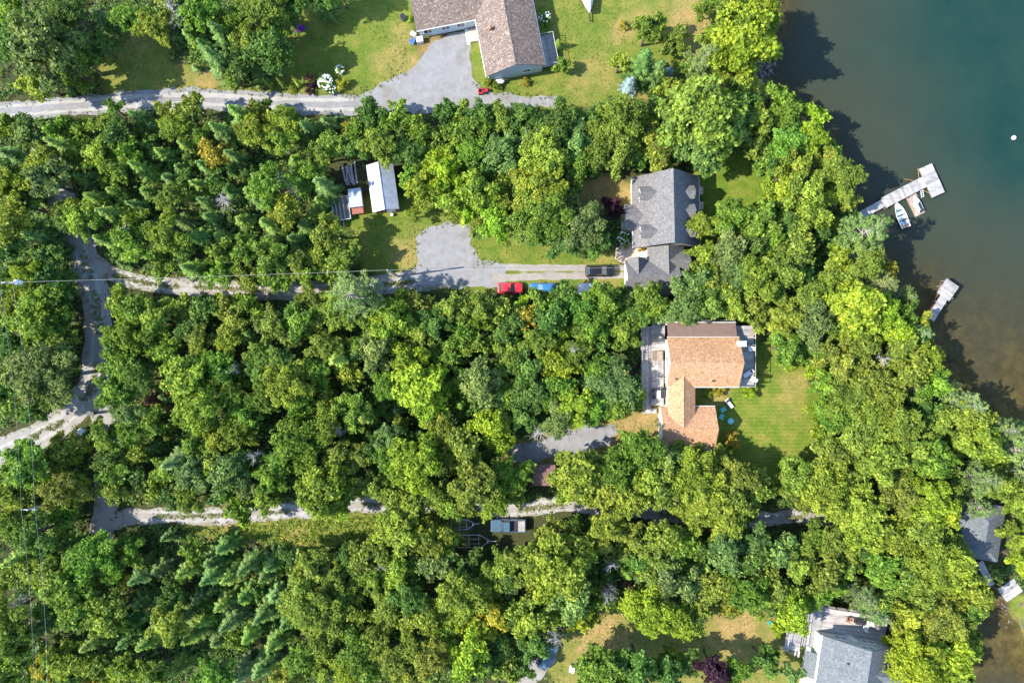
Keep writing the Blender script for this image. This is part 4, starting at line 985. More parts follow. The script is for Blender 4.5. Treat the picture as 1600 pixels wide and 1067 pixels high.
def door(parent, x, y, z, wd, ht, face, mat):
    s = 1 if face[0] == '+' else -1
    mb = MB(); hb = MB()
    if face[1] == 'x': mb.box((x+s*.03, y, z+ht/2), (.1, wd, ht)); hb.box((x+s*.12, y+wd*.38, z+1), (.08, .05, .14))
    else: mb.box((x, y+s*.03, z+ht/2), (wd, .1, ht)); hb.box((x+wd*.38, y+s*.12, z+1), (.05, .08, .14))
    d = mb.build('door', mat, parent); hb.build('handle', METAL, d)

def deck(parent, x0, x1, y0, y1, z, mat, along='x', bw=0.15, posts=True, zg=0.0, name='deck_boards'):
    """boards with gaps on joists and posts"""
    mb = MB()
    if along == 'x':
        n = max(1, int(round((y1-y0)/bw))); st = (y1-y0)/n
        for i in range(n): mb.b2(x0+random.uniform(-.015, .015), x1+random.uniform(-.015, .015), y0+i*st+.008, y0+(i+1)*st-.008, z-.04, z+random.uniform(-.003, .003))
    else:
        n = max(1, int(round((x1-x0)/bw))); st = (x1-x0)/n
        for i in range(n): mb.b2(x0+i*st+.008, x0+(i+1)*st-.008, y0+random.uniform(-.015, .015), y1+random.uniform(-.015, .015), z-.04, z+random.uniform(-.003, .003))
    b = mb.build(name, mat, parent); b['kind'] = 'stuff'
    fr = MB()
    for p in ((x0+.05, x1-.05, y0+.02, y0+.1), (x0+.05, x1-.05, y1-.1, y1-.02), (x0+.02, x0+.1, y0+.1, y1-.1), (x1-.1, x1-.02, y0+.1, y1-.1)): fr.b2(*p, z-.26, z-.045)
    fr.build('joist_frame', DECK_DARK, b)
    if posts and z-zg > 0.4:
        for xx in (x0+.2, x1-.2):
            for yy in (y0+.2, y1-.2): MB().b2(xx-.07, xx+.07, yy-.07, yy+.07, zg-.3, z-.27).build('post', DECK_DARK, b)
    return b

def railing(parent, pts, z, mat, h=1.0, step=1.6, balusters=True, r=0.045):
    """posts and two rails along a line of (x, y)"""
    rail = MB()
    for a, b in zip(pts[:-1], pts[1:]):
        rail.tube([(*a, z+h), (*b, z+h)], r*1.2, 4); rail.tube([(*a, z+.12), (*b, z+.12)], r*.7, 4)
    ro = rail.build('railing', mat, parent)
    bal = MB()
    for a, b in zip(pts[:-1], pts[1:]):
        L = math.dist(a, b); n = max(1, int(L/step))
        for i in range(n+1):
            t = i/n; xx = a[0]+(b[0]-a[0])*t; yy = a[1]+(b[1]-a[1])*t
            MB().b2(xx-.05, xx+.05, yy-.05, yy+.05, z, z+h-.03).build('post', mat, ro)
        if balusters:
            m_ = int(L/.28)
            for i in range(1, m_):
                t = i/m_; xx = a[0]+(b[0]-a[0])*t; yy = a[1]+(b[1]-a[1])*t; bal.b2(xx-.018, xx+.018, yy-.018, yy+.018, z+.15, z+h-.04)
    if bal.v: bal.build('balusters', mat, ro)['kind'] = 'stuff'

def steps(parent, x0, x1, y0, z0, z1, n, dy, mat):
    for i in range(n):
        z = z0+(z1-z0)*(i+1)/(n+1); MB().b2(x0, x1, y0+dy*i, y0+dy*(i+.95) if dy > 0 else y0+dy*(i+.95), z-.08, z).build('step', mat, parent) if dy > 0 else MB().b2(x0, x1, y0+dy*(i+.95), y0+dy*i, z-.08, z).build('step', mat, parent)

# --- brown-roofed house at the top edge
A = thing('brown_roof_house', (0.58, 40.97, 0), math.radians(11), 'pale blue house with a speckled brown shingle roof at the top edge', 'house')
gable_wall(A, 'y', 0, 20, 0, 4.55, -0.2, 3.3, 5.6, SIDING_BLUE)
gable_wall(A, 'x', -13.6, 0, 13.3, 4.5, -0.2, 3.25, 5.3, SIDING_BLUE)
ra = gable_roof(A, 'y', 0, 20, 0, 4.55, 3.3, 5.6, SH_BROWN)
gable_roof(A, 'x', -13.6, 0.4, 13.3, 4.5, 3.25, 5.3, SH_BROWN)
fl = MB().lathe([(.22, 4.1), (.22, 4.9), (.3, 4.92), (.3, 5.1), (.12, 5.25)], (-2.7, 6.4, 0), 12).build('chimney_flue', WOOD_RUST, ra)
for yy in (2.2, 10, 15): window(A, -4.2, yy, 1.7, 1.4, 1.2, '-x')
for yy in (8, 12, 16): window(A, 4.2, yy, 1.7, 1.5, 1.2, '+x')
window(A, 1.8, .35, 1.7, 1.3, 1.1, '-y')
for xx in (-12, -9.2, -6.8): window(A, xx, 9.15, 1.7, 1.3, 1.2, '-y')
door(A, -4.2, 7.9, .35, .95, 2.05, '-x', WOOD_RUST)
ld = MB().b2(-5.9, -4.22, 6.9, 8.9, 0, .32).build('porch_landing', PAVER, A)
MB().b2(-6.35, -5.92, 6.6, 9.0, 0, .16).build('step', SIDING_WHITE, A)
dk = deck(A, 4.3, 6.9, .6, 5.4, 0.9, DECK_GREY, 'y'); railing(A, [(4.35, .65), (6.85, .65), (6.85, 5.35), (4.35, 5.35)], 0.9, DECK_GREY)

# --- grey dormered house
Cx, Cy = 23.4, 19.6
C_ = thing('dormered_house', (Cx, Cy, 0), math.radians(1.2), 'large grey-shingled house with gabled dormers on both roof slopes', 'house')
hw = 5.1
gable_wall(C_, 'y', -5.3, 5.4, 0, hw, -0.2, 2.9, 8.1, SIDING_CREAM)
rc = gable_roof(C_, 'y', -5.3, 5.4, 0, hw, 2.9, 8.1, SH_GREY, trim=True)
slope = (8.1-2.9)/hw
def dormer(y, sgn, xf, half, ze, zr):
    """gabled dormer standing on the slope; sgn -1 left, +1 right"""
    xr = sgn*(hw-(zr-2.9)/slope)+(-sgn)*0.15; d = MB()
    # front and cheeks
    zb = 2.9+(hw-abs(xf))*slope-0.3
    f = [(xf, y-half+.12, zb), (xf, y+half-.12, zb), (xf, y+half-.12, ze-.02), (xf, y, zr-.12), (xf, y-half+.12, ze-.02)]
    b_ = [(xr, p[1], max(p[2], 2.95)) for p in f]
    d.add(f+b_, [(0, 1, 2, 3, 4), (9, 8, 7, 6, 5)]+[(i, 5+i, 5+(i+1) % 5, (i+1) % 5) for i in range(5)])
    w_ = d.build('dormer', SIDING_CREAM, C_)
    xe = sgn*(hw-(ze-2.9)/slope)-sgn*0.1; xo = xf+sgn*.22
    m_ = MB()
    for q in (-1, 1): m_.slab([(xo, y+q*half, ze), (xe, y+q*half, ze), (xr, y, zr), (xo, y, zr)], .1)
    m_.build('dormer_roof', SH_GREY, w_)
    face = '+x' if sgn > 0 else '-x'
    s_ = sgn; fm = MB(); 
    fm.box((xf+s_*.03, y, (zb+ze)/2+.15), (.08, 1.0, 1.05)); fm.build('frame', TRIM, w_)
    MB().box((xf+s_*.06, y, (zb+ze)/2+.15), (.06, .84, .9)).build('pane', GLASS, w_)
for px_y in (22.1, 16.4): dormer(px_y-Cy, -1, 19.2-Cx, 1.05, 5.15, 6.15)
for px_y in (22.1, 19.35, 16.4): dormer(px_y-Cy, 1, 26.95-Cx, 1.0, 5.25, 6.1)
# entry portico
gable_roof(C_, 'x', 17.0-Cx, 20.4-Cx, 19.0-Cy, 1.95, 3.05, 4.35, SH_GREY, trim=False)
gable_wall(C_, 'x', 17.3-Cx, 19.6-Cx, 19.0-Cy, 1.9, 2.5, 3.05, 4.35, SIDING_CREAM, name='portico_gable')
for yy in (-1.6, 1.6): MB().lathe([(.14, 0), (.12, .2), (.1, 2.6)], (17.3-Cx, 19.0-Cy+yy, 0), 10).build('porch_column', TRIM, C_)
MB().b2(17.0-Cx, 18.8-Cx, 17.2-Cy, 20.8-Cy, -.1, .25).build('porch_landing', PAVER, C_)
door(C_, 18.98-Cx, 19.0-Cy, .25, 1.0, 2.05, '-x', SIDING_RED)
for yy in (22.6, 15.6): window(C_, 18.98-Cx, yy-Cy, 1.6, 1.5, 1.3, '-x')
for yy in (-3, 0, 3): window(C_, hw-.35, yy, 1.7, 1.8, 1.4, '+x')
for yy in (22.9, 20.6): MB().slab([(hw-.1, yy-Cy-.6, 2.75), (hw-.1, yy-Cy+.6, 2.75), (hw+.75, yy-Cy+.6, 2.45), (hw+.75, yy-Cy-.6, 2.45)], .06).build('window_awning', DECK_TAN, C_)
MB().lathe([(.12, 4.9), (.12, 6.0), (.2, 6.02), (.2, 6.12)], (1.6, 17.5-Cy, 0), 10).build('vent_pipe', TRIM, rc)
MB().lathe([(.1, 4.5), (.1, 5.6)], (-1.8, 17.0-Cy, 0), 8).build('vent_pipe', BLACK, rc)
# breezeway, garage and its cross gables
gable_roof(C_, 'y', 9.8-Cy, 14.35-Cy, 23.2-Cx, 2.8, 2.9, 5.0, SH_GREY, trim=False)
gable_wall(C_, 'y', 10.5-Cy, 14.6-Cy, 23.2-Cx, 2.8, -.2, 2.9, 5.0, SIDING_CREAM)
gable_roof(C_, 'x', 17.05-Cx, 25.0-Cx, 9.75-Cy, 2.75, 2.85, 5.15, SH_GREY, trim=False)
gable_wall(C_, 'x', 17.05-Cx, 25.0-Cx, 9.75-Cy, 2.75, -.2, 2.85, 5.15, SIDING_WHITE)
gable_roof(C_, 'y', 9.8-Cy, 12.75-Cy, 18.7-Cx, 1.35, 3.2, 4.85, SH_GREY, trim=False)
gable_wall(C_, 'y', 10.2-Cy, 12.75-Cy, 18.7-Cx, 1.35, 2.2, 3.2, 4.85, SIDING_WHITE, name='gable_front')
gable_roof(C_, 'x', 23.3-Cx, 26.6-Cx, 12.1-Cy, 1.5, 3.3, 4.85, SH_GREY, trim=False)
gable_wall(C_, 'x', 23.6-Cx, 26.6-Cx, 12.1-Cy, 1.5, -.2, 3.3, 4.85, SIDING_WHITE, name='gable_front')
MB().b2(17.36-Cx, 17.43-Cx, 8.2-Cy, 11.3-Cy, 0.02, 2.3).build('garage_door', TRIM, C_)
MB().b2(19.5-Cx, 20.75-Cx, 12.5-Cy, 14.1-Cy, 0, .35).build('side_landing', SIDING_CREAM, C_)

# --- orange-roofed house
Dx, Dy = 29.0, -3.1
D_ = thing('orange_roof_house', (Dx, Dy, 0), 0, 'cream house with a bright orange-tan shingle roof and wrap-around decks', 'house')
X = lambda v: v-Dx
Y = lambda v: v-Dy
gable_wall(D_, 'x', X(23.4), X(34.25), 0, 3.75, -.2, 3.8, 6.1, SIDING_CREAM)
rd = gable_roof(D_, 'x', X(23.4), X(34.25), 0, 3.75, 3.8, 6.1, SH_ORANGE)
ps = MB().slab([(X(23.5), Y(.75), 3.82), (X(33.9), Y(.75), 3.82), (X(33.9), Y(2.85), 3.2), (X(23.5), Y(2.85), 3.2)], .14).build('porch_roof', ROOF_MEMB, D_)
MB().tube([(X(23.45), Y(2.9), 3.12), (X(33.95), Y(2.9), 3.12)], .07, 4).build('gutter', TRIM, ps)
for xx in (23.9, 27.2, 30.4, 33.6): MB().b2(X(xx)-.07, X(xx)+.07, Y(2.6)-.07, Y(2.6)+.07, 0, 3.06).build('porch_post', TRIM, D_)
gable_wall(D_, 'y', Y(-13), Y(-5.5), X(25.6), 2.05, -.2, 3.65, 4.8, SIDING_CREAM)
gable_roof(D_, 'y', Y(-13.1), Y(-4.9), X(25.6), 2.05, 3.65, 4.87, SH_ORANGE, trim=False)
gable_wall(D_, 'x', X(22.6), X(30.85), Y(-13.1), 3.25, -.2, 2.95, 4.9, SIDING_CREAM)
rg = gable_roof(D_, 'x', X(22.6), X(30.85), Y(-13.1), 3.25, 2.95, 4.9, SH_ORANGE)
ch = MB().b2(X(33.7), X(34.75), Y(-.75), Y(.05), 0, 5.6).build('chimney', SIDING_WHITE, D_); MB().b2(X(33.8), X(34.65), Y(-.65), Y(-.05), 5.602, 5.75).build('chimney_cap', CONCRETE, ch)
for xx, yy in ((30.0, -5.9), (24.5, -5.6)): MB().lathe([(.09, 3.6), (.09, 4.75), (.16, 4.77), (.16, 4.84)], (X(xx), Y(yy), 0), 8).build('vent_pipe', BLACK, rd)
for xx in (28.9, 31.2, 33): window(D_, X(xx), Y(-6.5), 1.9, 1.2, 1.2, '-y')
for yy in (-4.5, -1.7): window(D_, X(33.9), Y(yy), 3.4, 1.8, 1.3, '+x')
window(D_, X(23.75), Y(-3), 2.2, 1.6, 1.3, '-x')
MB().b2(X(22.86), X(22.94), Y(-15), Y(-11.2), .02, 2.3).build('garage_door', TRIM, D_)
# left deck: grey boards, older dark panel, bleached white part
deck(D_, X(20.0), X(21.55), Y(-10.4), Y(2.2), .8, DECK_GREY, 'y')
deck(D_, X(21.6), X(23.7), Y(-1.6), Y(2.6), .83, DECK_GREY, 'x')
deck(D_, X(21.6), X(23.5), Y(-5.6), Y(-1.65), .83, DECK_GREY, 'y')
deck(D_, X(21.6), X(23.5), Y(-9.9), Y(-5.65), .86, DECK_PALE, 'x')
MB().b2(X(20.4), X(22.5), Y(-11.2), Y(-10.45), 0, .4).build('step', DECK_PALE, D_)
railing(D_, [(X(20.05), Y(2.15)), (X(20.05), Y(-10.35))], .8, DECK_PALE)
railing(D_, [(X(21.65), Y(-5.62)), (X(23.4), Y(-5.62))], .86, DECK_PALE, balusters=False)
railing(D_, [(X(20.1), Y(2.2)), (X(21.5), Y(2.25)), (X(22.4), Y(3.1)), (X(34.1), Y(3.3)), (X(35.0), Y(2.4)), (X(36.9), Y(2.4))], .8, DECK_PALE, balusters=False)
deck(D_, X(22.4), X(34.2), Y(2.65), Y(3.35), .78, DECK_PALE, 'x', name='walkway_boards')
# right deck, in the shadow of the house
deck(D_, X(33.95), X(36.95), Y(-6.9), Y(2.4), 2.3, DECK_GREY, 'x')
railing(D_, [(X(36.9), Y(2.35)), (X(36.9), Y(-6.85)), (X(34), Y(-6.85))], 2.3, DECK_PALE)

# --- lower right house
E_ = thing('slate_roof_house', (51.5, -44.5, 0), math.radians(-8.6), 'sage house with slate-grey roof and a broad timber deck at the bottom edge', 'house')
gable_wall(E_, 'y', -18, 0, 0, 5.5, -.5, 5.5, 9.0, SIDING_SAGE, inset=.3)
re = gable_roof(E_, 'y', -18, .15, 0, 5.5, 5.5, 9.0, SH_SLATE, t=.2)
MB().lathe([(.1, 6.5), (.1, 7.9)], (-2.4, -2.6, 0), 8).build('vent_pipe', BLACK, re)
for xx, zz in ((-2.2, 4.2), (2.0, 4.2), (.7, 6.7)):
    for q in (-.48, .48): window(E_, xx+q, -.28, zz, .84, 1.25, '+y')
door(E_, -.2, -.28, 2.62, .95, 2.05, '+y', TRIM)
gable_wall(E_, 'x', .5, 6.4, -3.6, 2.3, 4.0, 5.7, 7.9, SIDING_SAGE, name='cross_gable')
gable_roof(E_, 'x', .4, 6.6, -3.6, 2.4, 5.7, 7.9, SH_SLATE, trim=False)
MB().slab([(-6.6, -3.2, 3.4), (-6.6, -7, 3.4), (-5.15, -7, 4.3), (-5.15, -3.2, 4.3)], .12).build('lean_to_roof', SH_SLATE, E_)
gz_e = 0
deck(E_, -7.0, -4.4, -.25, 4.2, 2.62, DECK_PALE, 'y'); deck(E_, -4.38, 5.4, -.25, 3.7, 2.6, DECK_BLUSH, 'x')
deck(E_, -7.0, -5.25, -3.0, -.27, 2.6, DECK_PALE, 'y'); deck(E_, -9.4, -7.05, -3.9, -1.1, 2.3, DECK_PALE, 'x')
railing(E_, [(-6.95, -3), (-6.95, 4.15), (-4.4, 4.15), (-4.4, 3.65), (5.35, 3.65), (5.35, -.2)], 2.62, DARK)
railing(E_, [(-9.35, -3.85), (-9.35, -1.15), (-7.1, -1.15)], 2.3, DECK_PALE)
for i in range(6): MB().b2(-8.9+i*.34, -8.6+i*.34, -4.9-.0*i, -3.95, 2.2-.36*(5-i)-.06, 2.2-.36*(5-i)).build('step', DECK_PALE, E_)

# --- grey roof at the right edge
F_ = thing('lakeside_cottage', (71.0, -28.9, 0), math.radians(-9), 'grey-roofed cottage half hidden by trees at the right edge', 'house')
gable_roof(F_, 'y', -4.1, 4.4, -.1, 3.5, 3.0, 4.7, SH_SLATE, hip=2.4, trim=False)
MB().b2(-2.7, 2.9, -3.7, 4.0, -.6, 2.95).build('wall', SIDING_WHITE, F_)
for yy in (-2, 1.5): window(F_, 2.9, yy, 1.7, 1.3, 1.2, '+x')
window(F_, 0, -3.7, 1.7, 1.4, 1.2, '-y'); door(F_, -1.8, -3.7, 0, .9, 2.0, '-y', SIDING_BLUE)

# --- small shed with sheet-metal roof
S_ = thing('metal_roof_shed', (-19.75, 23.55, 0), math.radians(8), 'brick-red shed with a pale sheet-metal gable roof beside parked trailers', 'shed')
gable_wall(S_, 'y', -3.6, 3.6, 0, 2.0, -.1, 2.35, 3.35, SIDING_RED, inset=.18)
door(S_, .6, -3.42, 0.02, 1.3, 1.95, '-y', SIDING_WHITE)
for sgn, m_ in ((-1, METAL_ROOF), (1, METAL_ROOF)):
    for i in range(4):
        y0 = -3.65+i*1.825
        MB().slab([(sgn*2.05, y0+.012, 2.4+.012*(i % 2)), (sgn*2.05, y0+1.815, 2.4+.012*(i % 2)), (sgn*.02, y0+1.815, 3.42+.012*(i % 2)), (sgn*.02, y0+.012, 3.42+.012*(i % 2))], .03).build('roof_panel', m_, S_)
MB().tube([(0, -3.67, 3.44), (0, 3.67, 3.44)], .07, 6).build('ridge_cap', METAL, S_)
MB().lathe([(.2, 0), (.24, .55), (.05, .57)], (.5, -3.95, 0), 12).build('white_bucket', WHITE, S_)

# --- small shed in the trees with a rust-brown roof
RS = thing('rust_roof_shed', (P(850, 743, 2.5).x, P(850, 743, 2.5).y, 0), 0, 'small shed with a dull rust-brown roof between the driveway and lower lane', 'shed')
gable_wall(RS, 'x', -1.75, 1.75, 0, 1.6, -.1, 2.2, 2.9, DECK_DARK, inset=.15); gable_roof(RS, 'x', -1.75, 1.75, 0, 1.6, 2.2, 2.9, SH_RUST, t=.1, trim=False)
door(RS, .2, -1.45, .02, .9, 1.85, '-y', WOOD_RUST)

# ------------------------------------------------------------------ vehicles
def outline(L, Wd, z, nose, tail, n=6, tuck=0.0):
    """rounded plan of a car body, counter-clockwise from the rear right"""
    pts = []
    hx, hy = L/2, Wd/2-tuck
    for (cx, r, a0) in ((hx, nose, -90), (hx, nose, 0)):
        pass
    def arc(cx, cy, r, a0, a1):
        return [(cx+r*math.cos(math.radians(a0+(a1-a0)*i/n)), cy+r*math.sin(math.radians(a0+(a1-a0)*i/n))) for i in range(n+1)]
    p = arc(hx-nose, -hy+nose, nose, -90, 0)+arc(hx-nose, hy-nose, nose, 0, 90)+arc(-hx+tail, hy-tail, tail, 90, 180)+arc(-hx+tail, -hy+tail, tail, 180, 270)
    return [(x, y, z) for x, y in p]

def loft(mb, rings, cap=True):
    base = len(mb.v); n = len(rings[0])
    for r in rings: mb.v += [tuple(p) for p in r]
    for i in range(len(rings)-1):
        for k in range(n):
            k2 = (k+1) % n; mb.f.append((base+i*n+k, base+i*n+k2, base+(i+1)*n+k2, base+(i+1)*n+k))
    if cap: mb.f.append(tuple(base+k for k in range(n-1, -1, -1))); mb.f.append(tuple(base+(len(rings)-1)*n+k for k in range(n)))
    return mb

def wheels(o, L, Wd, r=.33):
    for sx in (-1, 1):
        for sy in (-1, 1):
            w_ = MB(); c = (sx*L*.31, sy*(Wd/2-.12), r)
            w_.tube([(c[0], c[1]-.11, r), (c[0], c[1]+.11, r)], r, 14); t = w_.build('wheel', RUBBER, o)
            MB().tube([(c[0], c[1]-.12, r), (c[0], c[1]+.12, r)], r*.6, 10).build('rim', METAL, t)

def car(px, py, rz, L, Wd, H, paint, name, label, cab=(-.42, .2), cat='car', glass=None):
    """cab: rear and front of the cabin as parts of the length, counted from the middle"""
    glass = glass or GLASS
    q = P(px, py, .9); o = thing(name, (q.x, q.y, 0.02), rz, label, cat)
    b = MB(); zb = H*.58
    rings = [outline(L*.97, Wd*.94, .2, .35, .3), outline(L, Wd, .38, .42, .34), outline(L, Wd, zb*.8, .48, .38), outline(L*.985, Wd*.97, zb*.95, .5, .4), outline(L*.95, Wd*.9, zb, .48, .4), outline(L*.6, Wd*.6, zb+.05, .3, .3)]
    loft(b, rings); body = b.build('body', paint, o, smooth=True)
    x0, x1 = cab[0]*L, cab[1]*L; c = (x0+x1)/2; l = x1-x0
    hy = Wd*.44; ry = Wd*.35; zt = H-.06; z0 = zb+.0
    rf, rr = x1-l*.27, x0+l*.14       # front and rear edges of the roof
    # roof, windscreen, rear window, side windows as separate pieces
    def P4(name_, pts, mat): MB().slab(pts, .03).build(name_, mat, o)
    bl = MB(); n = 10; vs = []
    for i in range(n+1):
        t = i/n; xx = rr+(rf-rr)*t
        for j in range(n+1):
            s_ = j/n*2-1; vs.append((xx, s_*ry*(1-.04*abs(2*t-1)**3), zt+.06*(1-s_*s_)*(1-.6*(2*t-1)**2)))
    fs = [(i*(n+1)+j, (i+1)*(n+1)+j, (i+1)*(n+1)+j+1, i*(n+1)+j+1) for i in range(n) for j in range(n)]
    MB().add(vs, fs).build('roof', paint, o, smooth=True)
    P4('windscreen', [(x1, -hy*.93, z0), (x1, hy*.93, z0), (rf-.02, ry*.96, zt+.005), (rf-.02, -ry*.96, zt+.005)], glass)
    P4('rear_window', [(x0, -hy*.9, z0), (rr+.02, -ry*.96, zt+.005), (rr+.02, ry*.96, zt+.005), (x0, hy*.9, z0)], glass)
    for s_ in (-1, 1):
        P4('side_window', [(x0+.1, s_*hy, z0), (x1-.12, s_*hy, z0), (rf, s_*ry, zt), (rr, s_*ry, zt)], glass)
        MB().box((x1-l*.1, s_*(Wd/2+.06), zb+.08), (.14, .18, .13)).build('mirror', paint, o, bevel=.03)
        MB().box((L/2-.17, s_*Wd*.33, zb*.78), (.2, .34, .14)).build('headlight', WHITE, o, bevel=.03)
        MB().box((-L/2+.12, s_*Wd*.36, zb*.85), (.16, .26, .2)).build('tail_light', RED, o, bevel=.03)
        for xx in (x0+.12, x1-.14):
            xt = rr if xx < c else rf
            MB().tube([(xx, s_*hy*1.0, z0), (xt, s_*ry, zt+.01)], .045, 5).build('pillar', paint, o)
    MB().box((L/2-.03, 0, .45), (.08, Wd*.5, .14)).build('grille', BLACK, o)
    wheels(o, L, Wd)
    return o
BLK_PAINT = M_plain('black_car_paint', (0.012, 0.015, 0.018), 0.35, 0.2, 3); BLU_PAINT = M_paint('blue_car_paint', (0.03, 0.15, 0.36)); WHT_PAINT = M_paint('white_car_paint', (0.75, 0.75, 0.75)); PICK_PAINT = M_paint('slate_truck_paint', (0.06, 0.115, 0.165))
GLASS_SKY = M_glass('glass_tint', (0.1, 0.16, 0.2))
car(938, 423, math.radians(1), 4.6, 1.82, 1.62, BLK_PAINT, 'black_car', 'black car parked in front of the grey house garage', cab=(-.47, .22))
car(797, 450, math.radians(0), 3.9, 1.7, 1.48, RED, 'red_car', 'bright red car, leftmost of those parked along the tree edge', cab=(-.45, .2))
car(849, 451, math.radians(181), 4.3, 1.74, 1.48, BLU_PAINT, 'blue_car', 'metallic blue car parked to the right of the red car', cab=(-.43, .2), glass=GLASS_SKY)
car(925, 451, math.radians(180), 4.3, 1.75, 1.48, WHT_PAINT, 'white_car', 'white car mostly hidden under trees below the black car', cab=(-.43, .2), glass=GLASS_SKY)

def pickup(px, py, rz, label):
    q = P(px, py, .9); L, Wd = 5.4, 1.95; o = thing('pickup_truck', (q.x, q.y, .02), rz, label, 'pickup truck')
    b = MB(); loft(b, [outline(L*.98, Wd*.95, .35, .3, .12), outline(L, Wd, .5, .34, .12), outline(L, Wd, .95, .36, .12), outline(L*.97, Wd*.93, 1.02, .34, .12)]); b.build('body', PICK_PAINT, o, smooth=False, bevel=0)
    # cab: front at +x
    x0, x1, zt = -.35, 1.25, 1.72
    MB().slab([(x0+.12, -.7, zt), (x1-.5, -.7, zt), (x1-.5, .7, zt), (x0+.12, .7, zt)], .05).build('roof', PICK_PAINT, o)
    for nm, pts in (('windscreen', [(x1, -.86, 1.04), (x1, .86, 1.04), (x1-.5, .7, zt-.01), (x1-.5, -.7, zt-.01)]), ('rear_window', [(x0, -.84, 1.04), (x0+.12, -.7, zt-.01), (x0+.12, .7, zt-.01), (x0, .84, 1.04)])): MB().slab(pts, .03).build(nm, GLASS, o)
    for s_ in (-1, 1):
        MB().slab([(x0, s_*.88, 1.04), (x1-.05, s_*.88, 1.04), (x1-.5, s_*.71, zt), (x0+.12, s_*.71, zt)], .03).build('side_window', GLASS, o)
        MB().box((1.0, s_*1.05, 1.12), (.16, .2, .18)).build('mirror', BLACK, o)
        MB().box((2.62, s_*.7, .78), (.14, .34, .2)).build('headlight', WHITE, o)
        MB().box((-2.68, s_*.85, .8), (.06, .18, .36)).build('tail_light', RED, o)
        MB().b2(-2.68, -.4, s_*.9-.06, s_*.9+.06, 1.0, 1.22).build('bed_side', PICK_PAINT, o)
    MB().b2(-2.6, -.45, -.84, .84, 1.022, 1.06).build('bed_floor', BLACK, o)
    MB().b2(-2.6, -1.55, -.82, .82, 1.062, 1.3).build('bed_cargo', DECK_PALE, o, bevel=.03)
    MB().b2(-2.72, -2.66, -.86, .86, .7, 1.2).build('tailgate', PICK_PAINT, o); wheels(o, L, Wd, .38)
pickup(794, 821, math.radians(180), 'slate-blue pickup truck in the shade beside the lower lane')

def trailer_wheels(o, x, Wd, r=.3):
    for s_ in (-1, 1):
        t = MB().tube([(x, s_*Wd/2-.09, r), (x, s_*Wd/2+.09, r)], r, 12).build('wheel', RUBBER, o); MB().tube([(x, s_*Wd/2-.1, r), (x, s_*Wd/2+.1, r)], r*.5, 8).build('rim', METAL, t)
def boat_trailer(px, py, rz, L, Wd, label):
    q = P(px, py, .5); o = thing('boat_trailer', (q.x, q.y, .02), rz, label, 'trailer'); z = .55; f = MB()
    for s_ in (-1, 1): f.tube([(-L/2, s_*Wd/2, z), (L*.08, s_*Wd/2, z), (L*.32, 0.12*s_, z)], .055, 6)
    f.build('frame', METAL, o); MB().tube([(L*.3, 0, z), (L*.5, 0, z)], .06, 6).build('tongue', METAL, o)
    for xx in (-L/2+.03, -L*.2, L*.05): MB().tube([(xx, -Wd/2, z), (xx, Wd/2, z)], .045, 6).build('crossbar', METAL, o)
    for s_ in (-1, 1): MB().box((-L*.15, s_*.35, z+.12), (L*.5, .1, .1)).build('bunk', DECK_TAN, o)
    MB().box((L*.28, 0, z+.25), (.2, .3, .4)).build('winch_post', METAL, o); trailer_wheels(o, -L*.1, Wd+.3)
boat_trailer(745, 845, 0, 6.0, 1.95, 'empty silver boat trailer left of the pickup, tongue pointing right')
boat_trailer(727, 819, math.radians(4), 4.4, 1.5, 'smaller grey trailer half under trees above the empty boat trailer')

# trailers by the metal-roofed shed
q = P(533, 326, .8); o = thing('utility_trailer', (q.x, q.y, .0), math.radians(8), 'open grey trailer with cross slats left of the white-topped trailer', 'trailer')
MB().b2(-1.35, 1.35, -1.8, 1.8, .5, .6).build('bed', DECK_DARK, o)
for xx in (-1.3, 1.3): MB().b2(xx-.05, xx+.05, -1.8, 1.8, .602, 1.05).build('side_rail', METAL, o)
for xx in (-.75, -.15, .45): MB().b2(xx-.06, xx+.06, -1.75, 1.7, .9, .98).build('slat', DECK_PALE, o)
for yy in (-1.78, 1.78): MB().b2(-1.24, 1.24, yy-.05, yy+.05, .602, 1.04).build('end_rail', METAL, o)
trailer_wheels(o, 0, 2.9); MB().tube([(0, -1.8, .5), (0, -2.9, .5)], .05, 6).build('tongue', METAL, o)
q = P(557, 315, 1.2); o = thing('covered_trailer', (q.x, q.y, 0), math.radians(7), 'trailer with a flat white top beside the metal-roofed shed', 'trailer')
MB().b2(-.95, .95, -1.9, 1.9, .5, .75).build('chassis', DARK, o); MB().b2(-.95, .95, -.9, 1.85, .752, 1.75).build('box_body', SIDING_BLUE, o, bevel=.04)
MB().b2(-1.0, 1.0, -.95, 1.9, 1.752, 1.82).build('white_top', M_plain('pale_top', (0.36, 0.42, 0.47), .4, .08, 1), o, bevel=.03)
MB().b2(-.9, .9, -1.9, -.97, .752, 1.15).build('rear_load', SIDING_RED, o, bevel=.03); trailer_wheels(o, .2, 2.0)
q = P(547, 272, .4); o = thing('lumber_pile', (q.x, q.y, 0), math.radians(9), 'pile of long grey planks above the white-topped trailer', 'lumber pile')
for i in range(9): MB().box(((i % 5)*.42-.9+random.uniform(-.1, .1), random.uniform(-.3, .3), .12+.2*(i//5)+random.uniform(0, .01)), (.28, 3.0+random.uniform(-.4, .5), .14), random.uniform(-.12, .12)).build('plank', DECK_GREY, o)

